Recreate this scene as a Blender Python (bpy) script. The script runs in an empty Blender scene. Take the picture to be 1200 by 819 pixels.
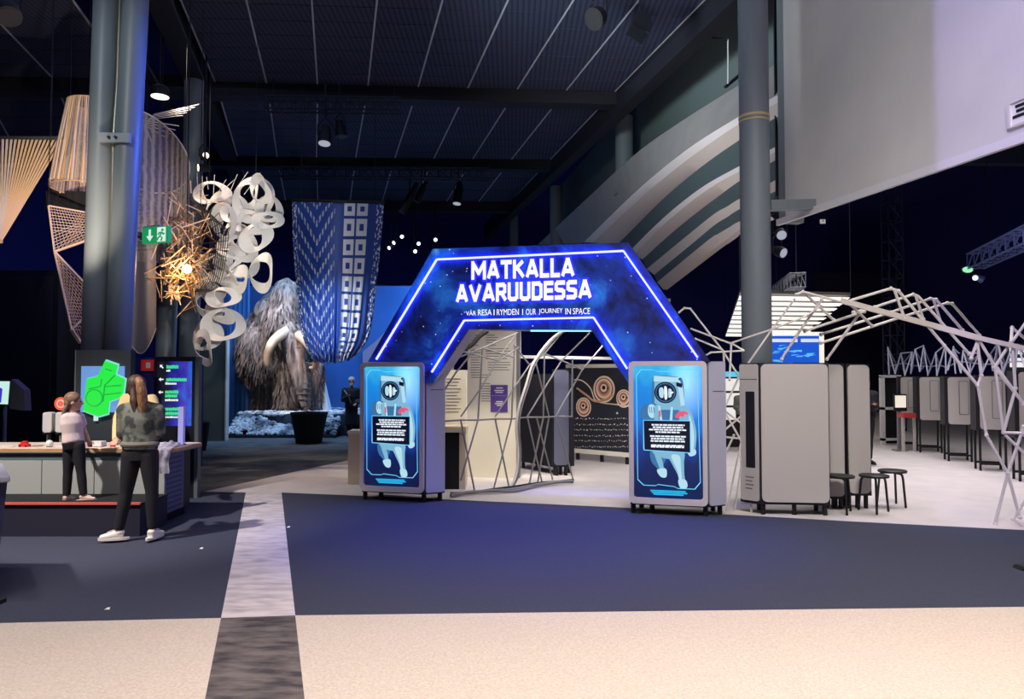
import bpy, bmesh, math, random
from mathutils import Vector as V, Matrix as M4, noise
sc = bpy.context.scene
col = sc.collection
rnd = random.Random(7)
PI = math.pi
Z = V((0, 0, 1))

# ------------------------------------------------------------------ camera
F, CU, CV, HC = 870.0, 600.0, 409.5, 1.65
PITCH = math.atan(29.5 / F)
cd = bpy.data.cameras.new('camera')
cam = bpy.data.objects.new('camera', cd); col.objects.link(cam)
cd.sensor_fit = 'HORIZONTAL'; cd.sensor_width = 36.0; cd.lens = F / 1200 * 36.0
cd.clip_start = .05; cd.clip_end = 200
cam.location = (0, 0, HC); cam.rotation_euler = (PI / 2 + PITCH, 0, 0)
sc.camera = cam

# ------------------------------------------------------------------ world, exposure
w = bpy.data.worlds.new('world'); sc.world = w; w.use_nodes = True
bg = w.node_tree.nodes['Background']
bg.inputs[0].default_value = (.16, .19, .66, 1); bg.inputs[1].default_value = .07
sc.view_settings.view_transform = 'Standard'
sc.view_settings.look = 'None'
sc.view_settings.exposure = 0.0
sc.view_settings.gamma = 1.0
sc.view_settings.use_curve_mapping = False

def aim(o, to): o.rotation_euler = (V(to) - o.location).to_track_quat('-Z', 'Y').to_euler()
def area(loc, to, sx, sy, p, c=(1, 1, 1), spread=180):
    l = bpy.data.lights.new('area_lamp', 'AREA'); l.shape = 'RECTANGLE'; l.size = sx; l.size_y = sy; l.energy = p; l.color = c
    l.spread = math.radians(spread)
    o = bpy.data.objects.new('area_lamp', l); col.objects.link(o); o.location = loc; aim(o, to); return o
def spot(loc, to, ang, p, c=(1, 1, 1), blend=.6, r=.08):
    l = bpy.data.lights.new('spot_lamp', 'SPOT'); l.energy = p; l.color = c; l.spot_size = math.radians(ang); l.spot_blend = blend; l.shadow_soft_size = r
    o = bpy.data.objects.new('spot_lamp', l); col.objects.link(o); o.location = loc; aim(o, to); return o

# foreground wash on the beige carpet
area((0, 2.0, 7.6), (0, 3.0, 0), 9, 2.0, 340, (1, .86, .74), 84)
area((4, 2.2, 7.6), (4.3, 2.9, 0), 4, 1.5, 95, (1, .82, .70), 70)
spot((1.2, 5.0, 7.6), (1.2, 5.4, 0), 74, 420, (1, .86, .78), 1.0, .3)
# counter and the two visitors, pool on the carpet at the left
spot((-6.9, 3.6, 7.6), (-4.9, 7.7, .7), 36, 4200, (1, .90, .82), .8, .15)
spot((-5.0, 4.6, 7.6), (-4.6, 6.0, 0), 32, 520, (1, .84, .80), .9, .1)
# front wash added to brighten booths, kiosks and lattice, lamp unseen
area((2.4, 3.2, 7.4), (3.3, 8.8, 1.4), 3.0, 1.2, 66, (1, .93, .88), 60)
# exhibition floor on the right, inside of the arch
area((6.8, 12.0, 7.2), (6.8, 12.2, 0), 4.5, 5.0, 290, (1, .93, .93), 105)
spot((-.1, 12.6, 2.7), (.0, 12.6, 0), 150, 110, (1, .94, .86), .9, .2)
spot((1.3, 12.2, 2.7), (1.2, 12.6, 0), 150, 150, (1, .94, .88), .9, .2)
spot((1.0, 10.2, 3.0), (.6, 11.4, 0), 120, 160, (1, .94, .88), .9, .2)
spot((-.2, 9.9, 5.6), (-.55, 12.2, 1.4), 44, 1300, (1, .90, .72), .8, .2)
# far left floor, mammoth and drape
spot((-6.0, 13.0, 7.7), (-3.6, 13.2, 0), 40, 1100, (1, .80, .62), .9, .1)
spot((-6.5, 15.5, 7.7), (-5.2, 16.6, 0), 26, 700, (1, .82, .66), .9, .1)
area((-5.6, 18.2, 6.8), (-6.2, 21.5, 2.2), 3.0, .8, 260, (.35, .6, 1), 120)
spot((-7.9, 15.6, 6.4), (-6.5, 20.5, 2.4), 30, 2600, (1, .90, .84), .6, .1)
spot((-4.4, 16.6, 5.0), (-5.4, 21.4, 1.6), 22, 900, (1, .62, .30), .6, .1)
spot((-4.1, 11.4, 1.6), (-3.6, 15, 2.7), 32, 850, (.78, .88, 1), .9, .1)
area((-1.2, 25.0, 5.2), (-4.8, 25.3, 2.0), 2.0, 1.0, 300, (.25, .55, 1), 140)
# thread pieces and white ribbons
spot((-5.2, 8.8, 2.6), (-6.9, 10.6, 4.6), 60, 480, (1, .80, .60), .7, .05)
spot((-3.2, 9.5, 3.0), (-4.7, 12.6, 3.6), 58, 330, (1, .96, .93), .7, .05)
# tall light wall on the right and the stepped ledges
area((-.8, 3.6, 4.6), (4.3, 8.8, 6.2), 2.0, 1.2, 15, (1, .98, .95), 60)
spot((0.2, 9.5, 3.4), (3.2, 15.0, 6.0), 60, 300, (1, .95, .93), .8, .3)
PURPLE = V((1.6, 2.0, 7.0))
spot(PURPLE, (5.0, 6.4, 5.4), 70, 1150, (.48, .38, 1), .2, .004)
area((-2.0, 9.0, 5.6), (3.9, 15, 7.6), 2, 1, 75, (.86, 1, 1), 70)  # unseen area light added to lift the dark upper wall
# blue light on the twin columns
spot((-2.2, 11.2, 5.4), (-5.2, 10.4, 4.8), 80, 700, (.06, .14, 1), .7, .1)
spot((-5.8, 3.6, 7.4), (-5.3, 10.4, 5.0), 40, 800, (.92, 1, .98), .8, .2)  # neutral light added to brighten the column fronts, source unseen
# blue wash on the carpet in front of the arch
spot((.3, 8.6, 7.6), (.3, 8.2, 0), 48, 2500, (.08, .11, 1), .9, .1)
# weak blue ambient fill added over the whole hall, no visible source
area((-1, 9, 7.9), (-1, 9, 0), 14, 14, 120, (.45, .55, 1), 180)

# ------------------------------------------------------------------ pixel to place helpers
SP, CP = math.sin(PITCH), math.cos(PITCH)
CAM = V((0, 0, HC))
def ray(u, v):
    a = (u - CU) / F; b = (CV - v) / F
    return V((a, CP - b * SP, SP + b * CP))
def P(u, v, Y):
    d = ray(u, v); return CAM + d * (Y / d.y)
def G(u, v, z=0.0):
    d = ray(u, v); return CAM + d * ((z - HC) / d.z)
class Fr:
    """vertical plane through two ground points; n looks back to the viewer"""
    def __init__(s, A, B):
        s.A = V((A[0], A[1], 0)); B = V((B[0], B[1], 0))
        s.L = (B - s.A).length; s.e = (B - s.A).normalized(); s.n = V((s.e.y, -s.e.x, 0))
    def pt(s, a, z, d=0.0): return s.A + s.e * a + Z * z + s.n * d
    def px(s, u, v, d=0.0):
        r = ray(u, v); q = s.A + s.n * d
        return CAM + r * ((q - CAM).dot(s.n) / r.dot(s.n))
    def p2(s, u, v, d=0.0):
        p = s.px(u, v, d); return ((p - s.A).dot(s.e), p.z)

# ------------------------------------------------------------------ mesh builder
class MB:
    def __init__(s): s.v = []; s.f = []; s.uv = []
    def add(s, vs, fs):
        b = len(s.v); s.v += [V(p) for p in vs]; s.f += [tuple(i + b for i in f) for f in fs]; return s
    def obox(s, c, x, y, z):
        c, x, y, z = V(c), V(x), V(y), V(z)
        vs = [c + x * i + y * j + z * k for k in (-1, 1) for j in (-1, 1) for i in (-1, 1)]
        return s.add(vs, [(0, 2, 3, 1), (4, 5, 7, 6), (0, 1, 5, 4), (1, 3, 7, 5), (3, 2, 6, 7), (2, 0, 4, 6)])
    def box(s, x0, x1, y0, y1, z0, z1):
        return s.obox(((x0 + x1) / 2, (y0 + y1) / 2, (z0 + z1) / 2), ((x1 - x0) / 2, 0, 0), (0, (y1 - y0) / 2, 0), (0, 0, (z1 - z0) / 2))
    def bar(s, a, b, w, h=None, up=Z):
        a, b = V(a), V(b); h = h or w; d = b - a
        x = d.cross(up)
        if x.length < 1e-6: x = V((1, 0, 0))
        x = x.normalized(); y = x.cross(d).normalized()
        return s.obox((a + b) / 2, x * w / 2, y * h / 2, d / 2)
    def tube(s, pts, r, n=6, side=None):
        pts = [V(p) for p in pts]; k = len(pts)
        rs = list(r) if isinstance(r, (list, tuple)) else [r] * k
        vs = []; fs = []; x = None
        for i, p in enumerate(pts):
            t = (pts[min(i + 1, k - 1)] - pts[max(i - 1, 0)])
            t = t.normalized() if t.length > 1e-9 else V((0, 0, 1))
            if x is None:
                x = V(side) if side is not None else (V((0, 0, 1)) if abs(t.z) < .9 else V((1, 0, 0)))
            x = (x - t * x.dot(t))
            x = x.normalized() if x.length > 1e-6 else t.orthogonal().normalized()
            y = t.cross(x)
            rr = rs[i]; rx, ry = rr if isinstance(rr, (list, tuple)) else (rr, rr)
            for j in range(n):
                a = 2 * PI * j / n; vs.append(p + x * (rx * math.cos(a)) + y * (ry * math.sin(a)))
        for i in range(k - 1):
            for j in range(n):
                j2 = (j + 1) % n; fs.append((i * n + j, i * n + j2, i * n + n + j2, i * n + n + j))
        fs.append(tuple(range(n - 1, -1, -1))); fs.append(tuple(range((k - 1) * n, k * n)))
        return s.add(vs, fs)
    def prism(s, pts, ext):
        pts = [V(p) for p in pts]; n = len(pts); ext = V(ext)
        return s.add(pts + [p + ext for p in pts], [tuple(range(n)), tuple(range(2 * n - 1, n - 1, -1))] + [(i, i + n, (i + 1) % n + n, (i + 1) % n) for i in range(n)])
    def ring(s, o, i, ext):
        n = len(o); ext = V(ext); o = [V(p) for p in o]; i = [V(p) for p in i]
        vs = o + i + [p + ext for p in o] + [p + ext for p in i]; fs = []
        for k in range(n):
            m = (k + 1) % n
            fs += [(k, m, n + m, n + k), (2 * n + k, 3 * n + k, 3 * n + m, 2 * n + m), (k, 2 * n + k, 2 * n + m, m), (n + k, n + m, 3 * n + m, 3 * n + k)]
        return s.add(vs, fs)
    def grid(s, fn, nu, nv, cu=False, uv=False):
        vs = [fn(i / nu, j / nv) for j in range(nv + 1) for i in range(nu + (0 if cu else 1))]
        m = nu if cu else nu + 1
        fs = [(j * m + i, j * m + (i + 1) % m, (j + 1) * m + (i + 1) % m, (j + 1) * m + i) for j in range(nv) for i in range(nu)]
        if uv: s.uv += [(i / nu, j / nv) for j in range(nv + 1) for i in range(nu + 1)]
        return s.add(vs, fs)
    def lathe(s, c, prof, n=20, ax=Z):
        c = V(c); ax = V(ax).normalized(); x = ax.orthogonal().normalized(); y = ax.cross(x)
        k = len(prof); vs = [c + ax * h + (x * math.cos(2 * PI * j / n) + y * math.sin(2 * PI * j / n)) * r for r, h in prof for j in range(n)]
        fs = [(i * n + j, i * n + (j + 1) % n, (i + 1) * n + (j + 1) % n, (i + 1) * n + j) for i in range(k - 1) for j in range(n)]
        fs += [tuple(range(n - 1, -1, -1)), tuple(range((k - 1) * n, k * n))]
        return s.add(vs, fs)
    def ell(s, c, rx, ry=None, rz=None, nu=16, nv=10, rot=None):
        ry = ry or rx; rz = rz or rx; c = V(c)
        vs = []; fs = []
        def tr(q): q = V(q); return c + (rot @ q if rot is not None else q)
        vs.append(tr((0, 0, rz)))
        for j in range(1, nv):
            a = PI * j / nv
            for i in range(nu):
                b = 2 * PI * i / nu; vs.append(tr((rx * math.sin(a) * math.cos(b), ry * math.sin(a) * math.sin(b), rz * math.cos(a))))
        vs.append(tr((0, 0, -rz))); L = len(vs) - 1
        for i in range(nu): fs.append((0, 1 + i, 1 + (i + 1) % nu))
        for j in range(nv - 2):
            for i in range(nu):
                a = 1 + j * nu + i; b = 1 + j * nu + (i + 1) % nu; fs.append((a, a + nu, b + nu, b))
        for i in range(nu): fs.append((L, 1 + (nv - 2) * nu + (i + 1) % nu, 1 + (nv - 2) * nu + i))
        return s.add(vs, fs)

ORG = {}
def tag(o, label=None, cat=None, group=None, kind=None):
    if label: o['label'] = label
    if cat: o['category'] = cat
    if group: o['group'] = group
    if kind: o['kind'] = kind
    return o
def mesh_of(mb, name, mat, smooth=False, org=V((0, 0, 0)), bevel=0):
    me = bpy.data.meshes.new(name)
    me.from_pydata([tuple(p - org) for p in mb.v], [], mb.f)
    if mb.uv:
        l = me.uv_layers.new(name='UVMap')
        for lp in me.loops: l.data[lp.index].uv = mb.uv[lp.vertex_index]
    for m in (mat if isinstance(mat, (list, tuple)) else [mat]): me.materials.append(m)
    b = bmesh.new(); b.from_mesh(me); bmesh.ops.recalc_face_normals(b, faces=b.faces); b.to_mesh(me); b.free()
    if smooth:
        for p in me.polygons: p.use_smooth = True
        if smooth != 'all': me.set_sharp_from_angle(angle=math.radians(40))
    me.update()
    return me
def obj(name, mb, mat, parent=None, smooth=False, local=False, label=None, kind=None, bevel=0):
    if parent is not None: org = V((0, 0, 0)) if local else ORG[parent.name]
    else:
        xs = [p.x for p in mb.v]; ys = [p.y for p in mb.v]; zs = [p.z for p in mb.v]
        org = V(((min(xs) + max(xs)) / 2, (min(ys) + max(ys)) / 2, min(zs)))
    me = mesh_of(mb, name, mat, smooth, org)
    o = bpy.data.objects.new(name, me); col.objects.link(o)
    if parent is not None: o.parent = parent; ORG[o.name] = ORG[parent.name]
    else: o.location = org; ORG[o.name] = org
    if bevel:
        m = o.modifiers.new('bevel', 'BEVEL'); m.width = bevel; m.segments = 2; m.limit_method = 'ANGLE'
    if label: o['label'] = label
    if kind: o['kind'] = kind
    return o
def thing(name, label, cat, loc=(0, 0, 0), rz=0, group=None):
    o = bpy.data.objects.new(name, None); col.objects.link(o); o.empty_display_size = .1
    o.location = loc; o.rotation_euler = (0, 0, rz); ORG[o.name] = V(loc)
    return tag(o, label, cat, group)
def copy_tree(o, loc=None, rz=None, label=None, parent=None):
    c = o.copy(); col.objects.link(c)
    if parent: c.parent = parent
    if loc is not None: c.location = loc
    if rz is not None: c.rotation_euler = (0, 0, rz)
    if label: c['label'] = label
    for ch in list(o.children): copy_tree(ch, parent=c)
    return c
def struct(name, mb, mat, parent=None, smooth=False):
    o = obj(name, mb, mat, parent, smooth); o['kind'] = 'structure'; return o

# ------------------------------------------------------------------ materials
def lin(c):
    f = lambda x: x / 12.92 if x <= .04045 else ((x + .055) / 1.055) ** 2.4
    return tuple(f(x / 255) for x in c) + (1,)
MATS = {}
def mat(name, c, rough=.6, metal=0, emit=None, es=0, spec=.5, c2=None, scale=20, detail=4, bump=0, bscale=None, alpha=None, lo=.35, hi=.65, stretch=None, trans=0):
    if name in MATS: return MATS[name]
    m = bpy.data.materials.new(name); m.use_nodes = True; N = m.node_tree.nodes; L = m.node_tree.links
    b = N['Principled BSDF']
    b.inputs['Base Color'].default_value = lin(c); b.inputs['Roughness'].default_value = rough; b.inputs['Metallic'].default_value = metal
    b.inputs['Specular IOR Level'].default_value = spec
    if trans: b.inputs['Transmission Weight'].default_value = trans
    tc = N.new('ShaderNodeTexCoord'); out = tc.outputs['Object']
    if stretch:
        mp = N.new('ShaderNodeMapping'); mp.inputs['Scale'].default_value = stretch; L.new(out, mp.inputs[0]); out = mp.outputs[0]
    if c2 is not None:
        n = N.new('ShaderNodeTexNoise'); n.inputs['Scale'].default_value = scale; n.inputs['Detail'].default_value = detail; L.new(out, n.inputs['Vector'])
        r = N.new('ShaderNodeValToRGB'); r.color_ramp.elements[0].position = lo; r.color_ramp.elements[1].position = hi
        r.color_ramp.elements[0].color = lin(c); r.color_ramp.elements[1].color = lin(c2)
        L.new(n.outputs['Fac'], r.inputs[0]); L.new(r.outputs[0], b.inputs['Base Color'])
    if bump:
        n2 = N.new('ShaderNodeTexNoise'); n2.inputs['Scale'].default_value = bscale or scale; n2.inputs['Detail'].default_value = 3; L.new(out, n2.inputs['Vector'])
        bp = N.new('ShaderNodeBump'); bp.inputs['Strength'].default_value = bump; bp.inputs['Distance'].default_value = .01
        L.new(n2.outputs['Fac'], bp.inputs['Height']); L.new(bp.outputs[0], b.inputs['Normal'])
    if emit is not None:
        b.inputs['Emission Color'].default_value = lin(emit); b.inputs['Emission Strength'].default_value = es
    if alpha is not None: b.inputs['Alpha'].default_value = alpha
    MATS[name] = m; return m
def emis(name, rgb, s):
    """lamp surface: linear colour and strength"""
    if name in MATS: return MATS[name]
    m = bpy.data.materials.new(name); m.use_nodes = True; b = m.node_tree.nodes['Principled BSDF']
    b.inputs['Base Color'].default_value = (.02, .02, .02, 1); b.inputs['Emission Color'].default_value = tuple(rgb) + (1,); b.inputs['Emission Strength'].default_value = s
    MATS[name] = m; return m

beige = mat('carpet_beige', (206, 196, 186), .95, c2=(188, 178, 168), scale=60, bump=.5, bscale=220, spec=.1)
darkc = mat('carpet_navy', (58, 62, 80), .95, c2=(72, 76, 92), scale=140, bump=.5, bscale=260, spec=.1)
stripL = mat('carpet_strip_light', (206, 200, 204), .95, c2=(168, 162, 168), scale=5, detail=9, bump=.4, bscale=200, spec=.1, stretch=(1, 2.6, 1), lo=.40, hi=.72)
stripD = mat('carpet_strip_dark', (112, 106, 106), .95, c2=(66, 63, 68), scale=5, detail=9, bump=.4, bscale=200, spec=.1, stretch=(1, 2.6, 1), lo=.36, hi=.66)
farc = mat('carpet_far', (104, 106, 108), .95, c2=(84, 88, 92), scale=3, spec=.1)
exhc = mat('floor_exhibit', (206, 198, 196), .8, c2=(196, 190, 190), scale=3, spec=.25)
navy = mat('wall_navy', (26, 27, 112), .9)
black = mat('black_metal', (16, 16, 22), .5)
blackm = mat('black_matte', (10, 10, 16), .85)
steel = mat('column_paint', (112, 122, 128), .45)
panelc = mat('ceiling_panel_paint', (62, 66, 84), .75, spec=.3)
railc = mat('ceiling_rail_paint', (170, 172, 186), .5)
beamc = mat('beam_paint', (14, 14, 26), .7)
fascia = mat('ledge_fascia', (150, 146, 144), .8, c2=(142, 138, 138), scale=2)
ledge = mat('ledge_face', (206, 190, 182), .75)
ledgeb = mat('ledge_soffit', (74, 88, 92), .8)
wallg = mat('wall_grey_green', (98, 112, 112), .8)
lightw = mat('light_wall', (206, 204, 198), .8, c2=(198, 196, 192), scale=1.2)
pan = mat('panel_grey', (196, 190, 186), .55)
panL = mat('panel_lilac', (186, 186, 206), .5)
core = mat('module_core', (22, 22, 34), .6)
white = mat('white_paint', (226, 224, 222), .55)
tubem = mat('tube_white', (226, 220, 214), .45, metal=.1)
tubed = mat('tube_grey', (138, 136, 140), .45, metal=.3)
def text_mesh(body, bold=.0):
    c = bpy.data.curves.new('lettering', 'FONT'); c.body = body; c.size = 1; c.offset = bold; c.resolution_u = 3
    o = bpy.data.objects.new('lettering', c); col.objects.link(o)
    dg = bpy.context.evaluated_depsgraph_get(); dg.update()
    me = bpy.data.meshes.new_from_object(o.evaluated_get(dg))
    vs = [(v.co.x, v.co.y) for v in me.vertices]; fs = [tuple(p.vertices) for p in me.polygons]
    bpy.data.objects.remove(o); bpy.data.curves.remove(c); bpy.data.meshes.remove(me)
    return vs, fs
def text_on(body, fr, a0, a1, z0, z1, d, m, parent, name='lettering', bold=.0, fit_h=True, thick=0):
    """flat lettering fitted in the rectangle a0..a1 x z0..z1 of the frame"""
    vs, fs = text_mesh(body, bold)
    x0 = min(v[0] for v in vs); x1 = max(v[0] for v in vs); y0 = min(v[1] for v in vs); y1 = max(v[1] for v in vs)
    mb = MB(); mp = lambda q, dd: fr.pt(a0 + (q[0] - x0) / (x1 - x0) * (a1 - a0), z0 + (q[1] - y0) / (y1 - y0) * (z1 - z0), dd)
    if thick:
        mb.add([mp(q, d + thick) for q in vs], fs)
        ed = {}
        for f in fs:
            for i in range(len(f)):
                a, b = f[i], f[(i + 1) % len(f)]; k = (min(a, b), max(a, b)); ed.setdefault(k, []).append((a, b))
        n = len(vs); mb.v += [mp(q, d) for q in vs]
        mb.f += [(b, a, a + n, b + n) for k, e in ed.items() if len(e) == 1 for a, b in e]
    else: mb.add([mp(q, d) for q in vs], fs)
    return obj(name, mb, m, parent)
def rrect(a0, a1, z0, z1, r, n=4):
    o = []
    for cx, cz, s in ((a1 - r, z1 - r, 0), (a0 + r, z1 - r, 1), (a0 + r, z0 + r, 2), (a1 - r, z0 + r, 3)):
        for k in range(n + 1):
            t = PI / 2 * (s + k / n); o.append((cx + r * math.cos(t), cz + r * math.sin(t)))
    return o
def plate(fr, a0, a1, z0, z1, r, d, t, mb=None):
    mb = mb or MB(); return mb.prism([fr.pt(a, z, d) for a, z in rrect(a0, a1, z0, z1, r)], fr.n * t)

# ================================================================== SETTING
# ------------------------------------------------------------------ floor
fl = struct('floor', MB().box(-18, 18, -6, 36, -.12, -.006), farc)
def carpet(name, pts, m):
    return obj(name, MB().prism([V((p.x, p.y, -.006)) for p in pts], (0, 0, .006)), m, fl)
fA, fB, fC, fD, fE, fZ = G(-400, 738), G(0, 730), G(259, 724), G(346, 721), G(1200, 711), G(1800, 704)
bk = [G(*q) for q in ((-300, 571), (213, 575.5), (239, 576), (288, 577), (330, 577), (521, 585), (737, 595), (850, 602.5), (1000, 611), (1200, 621), (1500, 636))]
sL = (fC - bk[3]).normalized(); sR = (fD - bk[4]).normalized()
nL = fC + sL * 8; nR = fD + sR * 8
carpet('carpet_strip', [bk[3], bk[4], fD, fC], stripL)
carpet('carpet_strip', [fC, fD, nR, nL], stripD)
carpet('carpet_dark', [bk[0], bk[1], bk[2], bk[3], fC, fB, fA], darkc)
carpet('carpet_dark', bk[4:] + [fZ, fE, fD], darkc)
carpet('carpet_beige', [fA, fB, fC, nL, V((-9, -5, 0))], beige)
carpet('carpet_beige', [fD, fE, fZ, V((9, -5, 0)), nR], beige)
carpet('carpet_exhibition', bk[2:] + [V((17.5, 9, 0)), V((17.5, 35, 0)), P(474, 470, 33) * 1, G(452, 529), G(400, 541)], exhc)

# ------------------------------------------------------------------ ceiling
CZ = 8.0
ceil = struct('ceiling', MB().box(-18, 18, -6, 36, 9.0, 9.2), navy)
def lerp(a, b, t): return a * (1 - t) + b * t
def wavy(name, c, c2):
    m = mat(name, c, .75, spec=.3); N = m.node_tree.nodes; L = m.node_tree.links
    tc = N.new('ShaderNodeTexCoord'); wv = N.new('ShaderNodeTexWave'); wv.bands_direction = 'X'; wv.inputs['Scale'].default_value = 3.2
    r = N.new('ShaderNodeValToRGB'); r.color_ramp.elements[0].color = lin(c2); r.color_ramp.elements[1].color = lin(c)
    r.color_ramp.elements[0].position = .15; r.color_ramp.elements[1].position = .5
    L.new(tc.outputs['Object'], wv.inputs[0]); L.new(wv.outputs['Color'], r.inputs[0]); L.new(r.outputs[0], N['Principled BSDF'].inputs['Base Color']); return m
panw = wavy('ceiling_panel_slotted', (54, 58, 82), (36, 39, 58))
cd_ = V((-.235, 1, 0)).normalized()
def bay(FL, FR, BL, BR, nc, nr, tiles=True):
    def q(i, j): return lerp(lerp(FL, FR, i / nc), lerp(BL, BR, i / nc), j / nr)
    for i in range(nc):
        for j in range(nr):
            g = .02; a, b, c, d = q(i + g, j + g), q(i + 1 - g, j + g), q(i + 1 - g, j + 1 - g), q(i + g, j + 1 - g)
            mb = MB().prism([a, b, c, d], (0, 0, .03)); obj('ceiling_panel', mb, panw, ceil)
    for i in range(nc + 1):
        obj('ceiling_rail', MB().bar(q(i, 0) + V((0, 0, .012)), q(i, nr) + V((0, 0, .012)), .03, .03), railc, ceil)
    for j in range(1, nr):
        obj('cross_rail', MB().bar(q(0, j) + V((0, 0, .03)), q(nc, j) + V((0, 0, .03)), .012, .02), panelc, ceil)
def backto(p, L): return p - cd_ * L
b1l, b1r = G(254, 101, CZ), G(716, 112, CZ)
b2l, b2r = G(279, 186, CZ), G(642, 190, CZ)
b3l, b3r = G(297, 236, CZ), G(597, 238, CZ)
def shrink(a, b, t): return a + (b - a).normalized() * t
f1l, f1r = backto(b1l, 5.6), backto(b1r, 5.6)
bay(f1l, f1r, shrink(b1l, f1l, .25), shrink(b1r, f1r, .25), 8, 9)
bay(shrink(b1l, b2l, .25), shrink(b1r, b2r, .25), shrink(b2l, b1l, .25), shrink(b2r, b1r, .25), 8, 8)
bay(shrink(b2l, b3l, .25), shrink(b2r, b3r, .25), shrink(b3l, b2l, .25), shrink(b3r, b2r, .25), 8, 3)
# panels over the counter side
l1l, l1r = G(-120, 88, CZ), G(150, 92, CZ)
bay(backto(l1l, 4.8), backto(l1r, 4.8), l1l, l1r, 3, 7)
l2l, l2r = G(-70, 165, CZ), G(178, 168, CZ)
bay(shrink(l1l, l2l, .5), shrink(l1r, l2r, .5), l2l, l2r, 3, 4)
# cross beams
for k, (a, b, h) in enumerate(((b1l, b1r, .42), (b2l, b2r, .42), (b3l, b3r, .5))):
    e = (b - a).normalized()
    m = MB().bar(a - e * (9 if k < 2 else 4) + Z * (.05 - h / 2 + .1), b + e * .4 + Z * (.05 - h / 2 + .1), .4, h)
    struct('trim_%d' % (k + 1), m, beamc)
# edge beams either side of the central bays
m = MB().bar(b1r - cd_ * 8 + V((.16, 0, -.12)), b3r + cd_ * 5 + V((.16, 0, -.12)), .30, .66); struct('trim_4', m, beamc)
m = MB().bar(b1l - cd_ * 8 + V((-.25, 0, .1)), b3l + cd_ * 5 + V((-.25, 0, .1)), .42, .5); struct('trim_5', m, beamc)
m = MB().bar(b1l - cd_ * 8 + V((-1.1, 0, -.1)), b3l + cd_ * 5 + V((-1.1, 0, -.1)), .12, .12); struct('trim_6', m, beamc)

# ------------------------------------------------------------------ walls
struct('wall_back', MB().box(-18, 18, 35, 35.3, 0, 9), navy)
struct('wall_left', MB().box(-17, -16.7, -6, 35, 0, 9), navy)
struct('wall_right', MB().box(17.6, 17.9, -6, 35, 0, 9), navy)
# lighter wall band at the far right, below the hanging light wall
struct('wall_far_right', MB().box(13.5, 17.5, 33, 33.2, 0, 6.2), mat('wall_blue_dark', (26, 27, 58), .9))

# ------------------------------------------------------------------ stepped ledges above the exhibition
def cv(l, z):
    (x0, y0), (x1, y1) = l[-2], l[-1]; l = l[:-1] + [(x0 + (x1 - x0) * .56, y0 + (y1 - y0) * .56)]
    return [G(600 + x / 3.636, 80 + y / 3.636, z) for x, y in l]
def resample(pts, n):
    out = []; k = len(pts) - 1
    for i in range(n + 1):
        t = i / n * k; j = min(int(t), k - 1); f = t - j
        p0 = pts[max(j - 1, 0)]; p1 = pts[j]; p2 = pts[j + 1]; p3 = pts[min(j + 2, k)]
        out.append(.5 * ((2 * p1) + (p2 - p0) * f + (2 * p0 - 5 * p1 + 4 * p2 - p3) * f * f + (3 * p1 - p0 - 3 * p2 + p3) * f ** 3))
    return out
NS = 28
cA = resample(cv([(110, 750), (330, 545), (520, 370), (700, 240), (970, 70), (1290, -110)], 6.7), NS)
cB = resample(cv([(310, 740), (420, 632), (560, 500), (750, 347), (970, 208), (1290, 30)], 5.9), NS)
cB2 = resample(cv([(345, 742), (440, 653), (600, 508), (760, 380), (970, 235), (1290, 62)], 5.78), NS)
cC = resample(cv([(440, 760), (520, 680), (640, 560), (800, 425), (970, 305), (1290, 110)], 5.6), NS)
cD = resample(cv([(500, 780), (600, 680), (700, 590), (820, 500), (970, 416), (1290, 245)], 5.2), NS)
cD2 = resample(cv([(520, 795), (620, 692), (720, 602), (840, 512), (970, 438), (1290, 268)], 5.12), NS)
cE = resample(cv([(555, 815), (680, 702), (800, 605), (880, 545), (970, 480), (1290, 295)], 4.98), NS)
cF = resample(cv([(574, 855), (740, 718), (860, 622), (915, 590), (970, 556), (1290, 390)], 4.75), NS)
cH = resample(cv([(606, 880), (770, 745), (860, 670), (915, 635), (970, 600), (1290, 440)], 4.58), NS)
cI = resample(cv([(618, 912), (820, 745), (880, 705), (925, 678), (970, 652), (1290, 520)], 4.4), NS)
cJ = resample(cv([(644, 942), (850, 778), (900, 742), (935, 716), (970, 690), (1290, 560)], 4.25), NS)
OFF = V((.14, .10, 0))
def band(name, chain, m, back=True):
    mb = MB(); k = len(chain); prof = list(chain)
    if back: prof += [[p + OFF for p in chain[-1]], [p + OFF for p in chain[0]]]
    k = len(prof); vs = [prof[a][i] for i in range(NS + 1) for a in range(k)]
    fs = [(i * k + a, i * k + (a + 1) % k, (i + 1) * k + (a + 1) % k, (i + 1) * k + a) for i in range(NS) for a in range(k if back else k - 1)]
    if back: fs += [tuple(range(k)), tuple(range(NS * k + k - 1, NS * k - 1, -1))]
    mb.add(vs, fs); return struct(name, mb, m, smooth=True)
lipc = mat('ledge_lip', (226, 216, 216), .6)
band('trim_7', [cA, cB], fascia)
band('trim_8', [[p + V((-.02, -.02, 0)) for p in cB], cB2], lipc)
band('trim_9', [cB2, cC], ledge)
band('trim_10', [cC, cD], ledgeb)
band('trim_11', [cD, cD2], lipc)
band('trim_12', [cD2, cE], ledge)
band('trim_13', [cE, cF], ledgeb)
band('trim_14', [cF, cH], ledge)
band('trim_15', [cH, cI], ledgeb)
band('trim_16', [cI, cJ], ledge)
wp = [p + V((.85, .3, -.4)) for p in cA]
mb = MB(); vs = []
for p in wp: vs += [p, V((p.x, p.y, 9)), V((p.x + .2, p.y, 9)), p + V((.2, 0, 0))]
mb.add(vs, [(i * 4 + a, i * 4 + (a + 1) % 4, i * 4 + 4 + (a + 1) % 4, i * 4 + 4 + a) for i in range(NS) for a in range(4)])
struct('wall_upper_right', mb, wallg, smooth=True)

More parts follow.
